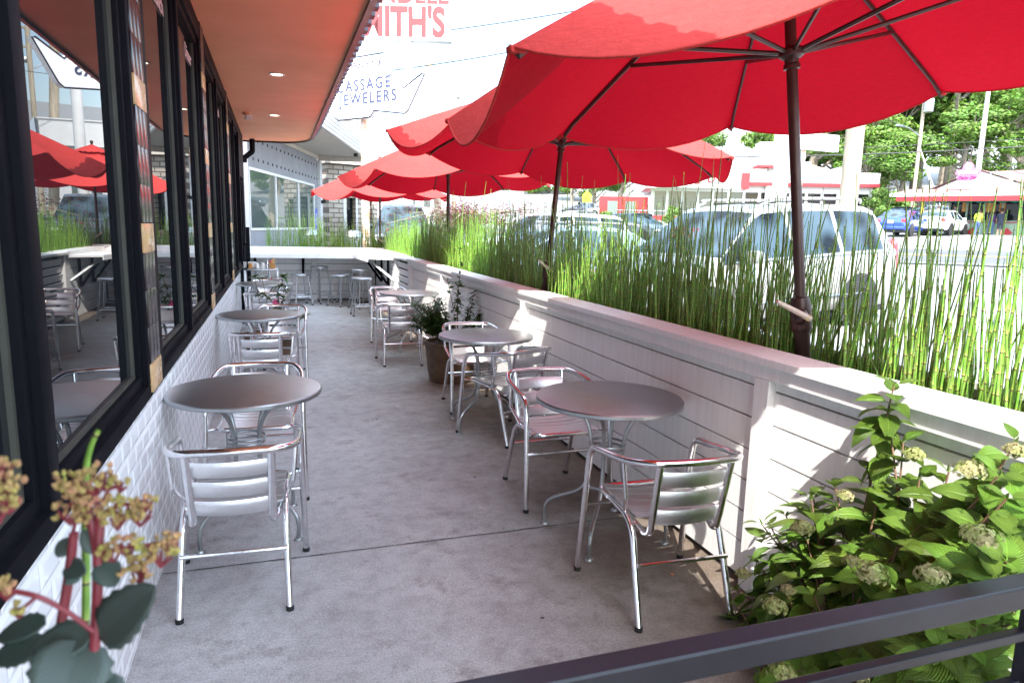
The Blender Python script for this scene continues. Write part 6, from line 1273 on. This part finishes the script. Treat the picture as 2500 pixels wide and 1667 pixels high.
BU = [crown_mesh('crown', 7+s, 2600, 2.4, 3.2, .26, M['tleaf'], 12) for s in (0, 1)]
def tree(label, u, v, d, H, kind=0, group='trees on the slope behind the stand and the diner', wide=1., cz=.26, name='broadleaf_tree'):
    q = at(u, v, d); s = H/13.; t = thing(name, label, 'tree', (q.x, q.y, q.z), random.uniform(0, 6.28), group)
    t.scale = (s*wide, s*wide, s)
    o = bpy.data.objects.new('trunk', TR[kind % 3]); C.objects.link(o); o.parent = t
    o = bpy.data.objects.new('crown', CR[kind % 3]); C.objects.link(o); o.parent = t; o.location = (0, 0, 3.2); return t
LT = [(1905, 520, 66, 15, 0, .9, 'tree with a ragged left edge right of the thick white post'), (1985, 520, 72, 20, 1, 1.1, 'tall tree behind the small rectangular sign'), (2070, 520, 76, 23, 2, 1.1, 'tree rising behind the thick wooden pole'), (2150, 520, 70, 17, 0, 1.1, 'dense tree left of the transformer pole'), (2230, 520, 78, 23, 1, 1.15, 'tall tree behind the transformer pole'), (2310, 510, 66, 21, 2, 1, 'pale-limbed tree between the transformer pole and the floodlight mast'), (2390, 510, 74, 22, 0, 1.2, 'tree behind the floodlight mast'), (2470, 505, 64, 20, 1, 1.1, 'tree at the right edge above the pink roof'), (2560, 505, 68, 21, 2, 1.1, 'tree cut by the right edge of the picture'), (2190, 535, 60, 8, 2, 1.4, 'low round tree right of the dark shed'), (2110, 530, 64, 10, 1, 1.3, 'low dark tree over the dark shed'), (2350, 520, 58, 9, 1, 1.5, 'low bushy tree behind the ridge of the ice cream stand'), (2440, 480, 58, 10, 0, 1.4, 'low bushy tree above the pink gable roof'), (2030, 528, 80, 14, 0, 1.4, 'dark tree deep behind the small sign'), (1955, 530, 85, 9, 2, 1.6, 'low distant tree at the left foot of the wood'), (1450, 535, 84, 9, 0, 1.2, 'bushy tree left of the red annex across the street'), (1515, 535, 80, 10, 1, 1.2, 'round tree directly beside the red annex'), (1395, 535, 95, 9, 2, 1.3, 'tree behind the yellow crossing sign'), (1340, 535, 105, 10, 0, 1.3, 'distant tree right of the second umbrella pole'), (1700, 450, 100, 10, 1, 1.2, 'distant tree top showing right of the second umbrella tip'), (1240, 535, 110, 11, 2, 1.3, 'distant tree seen through the reeds left of the second umbrella pole'), (2620, 510, 75, 20, 1, 1.3, 'tree just beyond the right edge'), (2130, 500, 96, 27, 0, 1.2, 'tall tree far back, behind the transformer'), (2300, 490, 96, 29, 2, 1.2, 'tallest tree far back, between the transformer and the floodlights'), (2450, 480, 94, 28, 1, 1.2, 'tall tree far back above the pink roof')]
for u, v, d, H, k, wd, lb in LT: tree(lb, u, v, d, H, k, wide=wd)
def bush(label, u, v, d, s, k, m=None):
    q = at(u, v, d); t = thing('bush', label, 'bush', (q.x, q.y, q.z-.2), random.uniform(0, 6), 'bushes across the street'); t.scale = (s, s, s); o = bpy.data.objects.new('foliage', BU[k]); C.objects.link(o); o.parent = t
bush('light green bush right of the thick wooden pole, in front of the dark shed', 2150, 540, 58, 1.0, 0); bush('small bush beside the deck fence across the street', 1640, 545, 53, .45, 1); bush('clipped bush left of the deck fence across the street', 1478, 560, 50, .5, 0); bush('green bush at the left of the ice cream stand', 2175, 545, 56, .8, 1)
# red-leaved maple over the reeds
mq = Vector((4.0, 13.6, 0)); mt = thing('red_maple', 'small red-leaved maple spreading just above the reeds between the second and third poles', 'tree', tuple(mq), 0)
rm_ = random.Random(9); lv, tk = MB(), MB(); base = Vector((.3, .2, .1)); tk.tube(catm([base, base+Vector((.05, 0, .9)), base+Vector((0, .05, 1.5))], 4), [.05]*4+[.035]*5, 7)
for i in range(38):
    a = rm_.uniform(0, 6.28); l = rm_.uniform(.4, 1.55); e = base+Vector((math.cos(a)*l*1.15, math.sin(a)*l, 1.45+rm_.uniform(.0, .75)*(1.25-l*.42))); q = catm([base+Vector((0, 0, 1.3)), base+Vector((math.cos(a)*l*.4, math.sin(a)*l*.4, 1.75)), e], 5); tk.tube(q, list(np.linspace(.02, .004, len(q))), 4)
    for k in range(75):
        c = q[rm_.randint(4, len(q)-1)]+rvec(rm_)*rm_.uniform(.02, .32); c.z -= .03
        dv = rvec(rm_); nv_ = (Vector((0, 0, 1))+rvec(rm_)*.6).normalized(); dv = (dv-nv_*dv.dot(nv_)).normalized(); s_ = nv_.cross(dv); o_ = len(lv.v); S_ = rm_.uniform(.03, .055); lv.v.append(tuple(c))
        for q5 in range(5):
            an = (q5-2)*.62; tip = c+(dv*math.cos(an)+s_*math.sin(an))*S_*(1.15-.12*abs(q5-2))-nv_*.01; an2 = an+.31; nt_ = c+(dv*math.cos(an2)+s_*math.sin(an2))*S_*.38; an0 = an-.31; n0 = c+(dv*math.cos(an0)+s_*math.sin(an0))*S_*.38; j_ = len(lv.v); lv.v += [tuple(n0), tuple(tip), tuple(nt_)]; lv.face((o_, j_, j_+1, j_+2))
lv.build('crown', M['maple'], mt, smooth=False); tk.build('trunk', M['bark'], mt)
# hills behind everything
# ================================================================ one mesh per countable piece
def explode(names):
    for o in [q for q in list(C.objects) if q.type == 'MESH' and q.name.split('.')[0] in names]:
        me = o.data
        if me.users > 1: continue
        par = list(range(len(me.vertices)))
        def fd(a):
            while par[a] != a: par[a] = par[par[a]]; a = par[a]
            return a
        for p in me.polygons:
            v = p.vertices; r0_ = fd(v[0])
            for q in v[1:]: par[fd(q)] = r0_
        isl = {}
        for p in me.polygons: isl.setdefault(fd(p.vertices[0]), []).append(p)
        if len(isl) < 2: continue
        nm = o.name.split('.')[0]
        for k, ps in isl.items():
            b = MB(); ix = {}
            for p in ps:
                f = []
                for v in p.vertices:
                    if v not in ix: ix[v] = len(b.v); b.v.append(tuple(me.vertices[v].co))
                    f.append(ix[v])
                b.face(f)
            n_ = b.build(nm, me.materials[0], None, smooth=ps[0].use_smooth); n_.parent = o.parent; n_.matrix_parent_inverse = o.matrix_parent_inverse.copy()
        for ch in list(o.children): ch.parent = o.parent
        bpy.data.objects.remove(o)
explode({'rib_pocket', 'wheel_arch', 'window_post', 'post', 'cap_board', 'fascia_board', 'siding_board', 'slat', 'window_sill', 'white_trim', 'canopy_lamp', 'red_diamond', 'menu_board', 'annex_window', 'roof_vent', 'door_handle', 'panel_joint', 'interior_door', 'baluster', 'outer_board'})
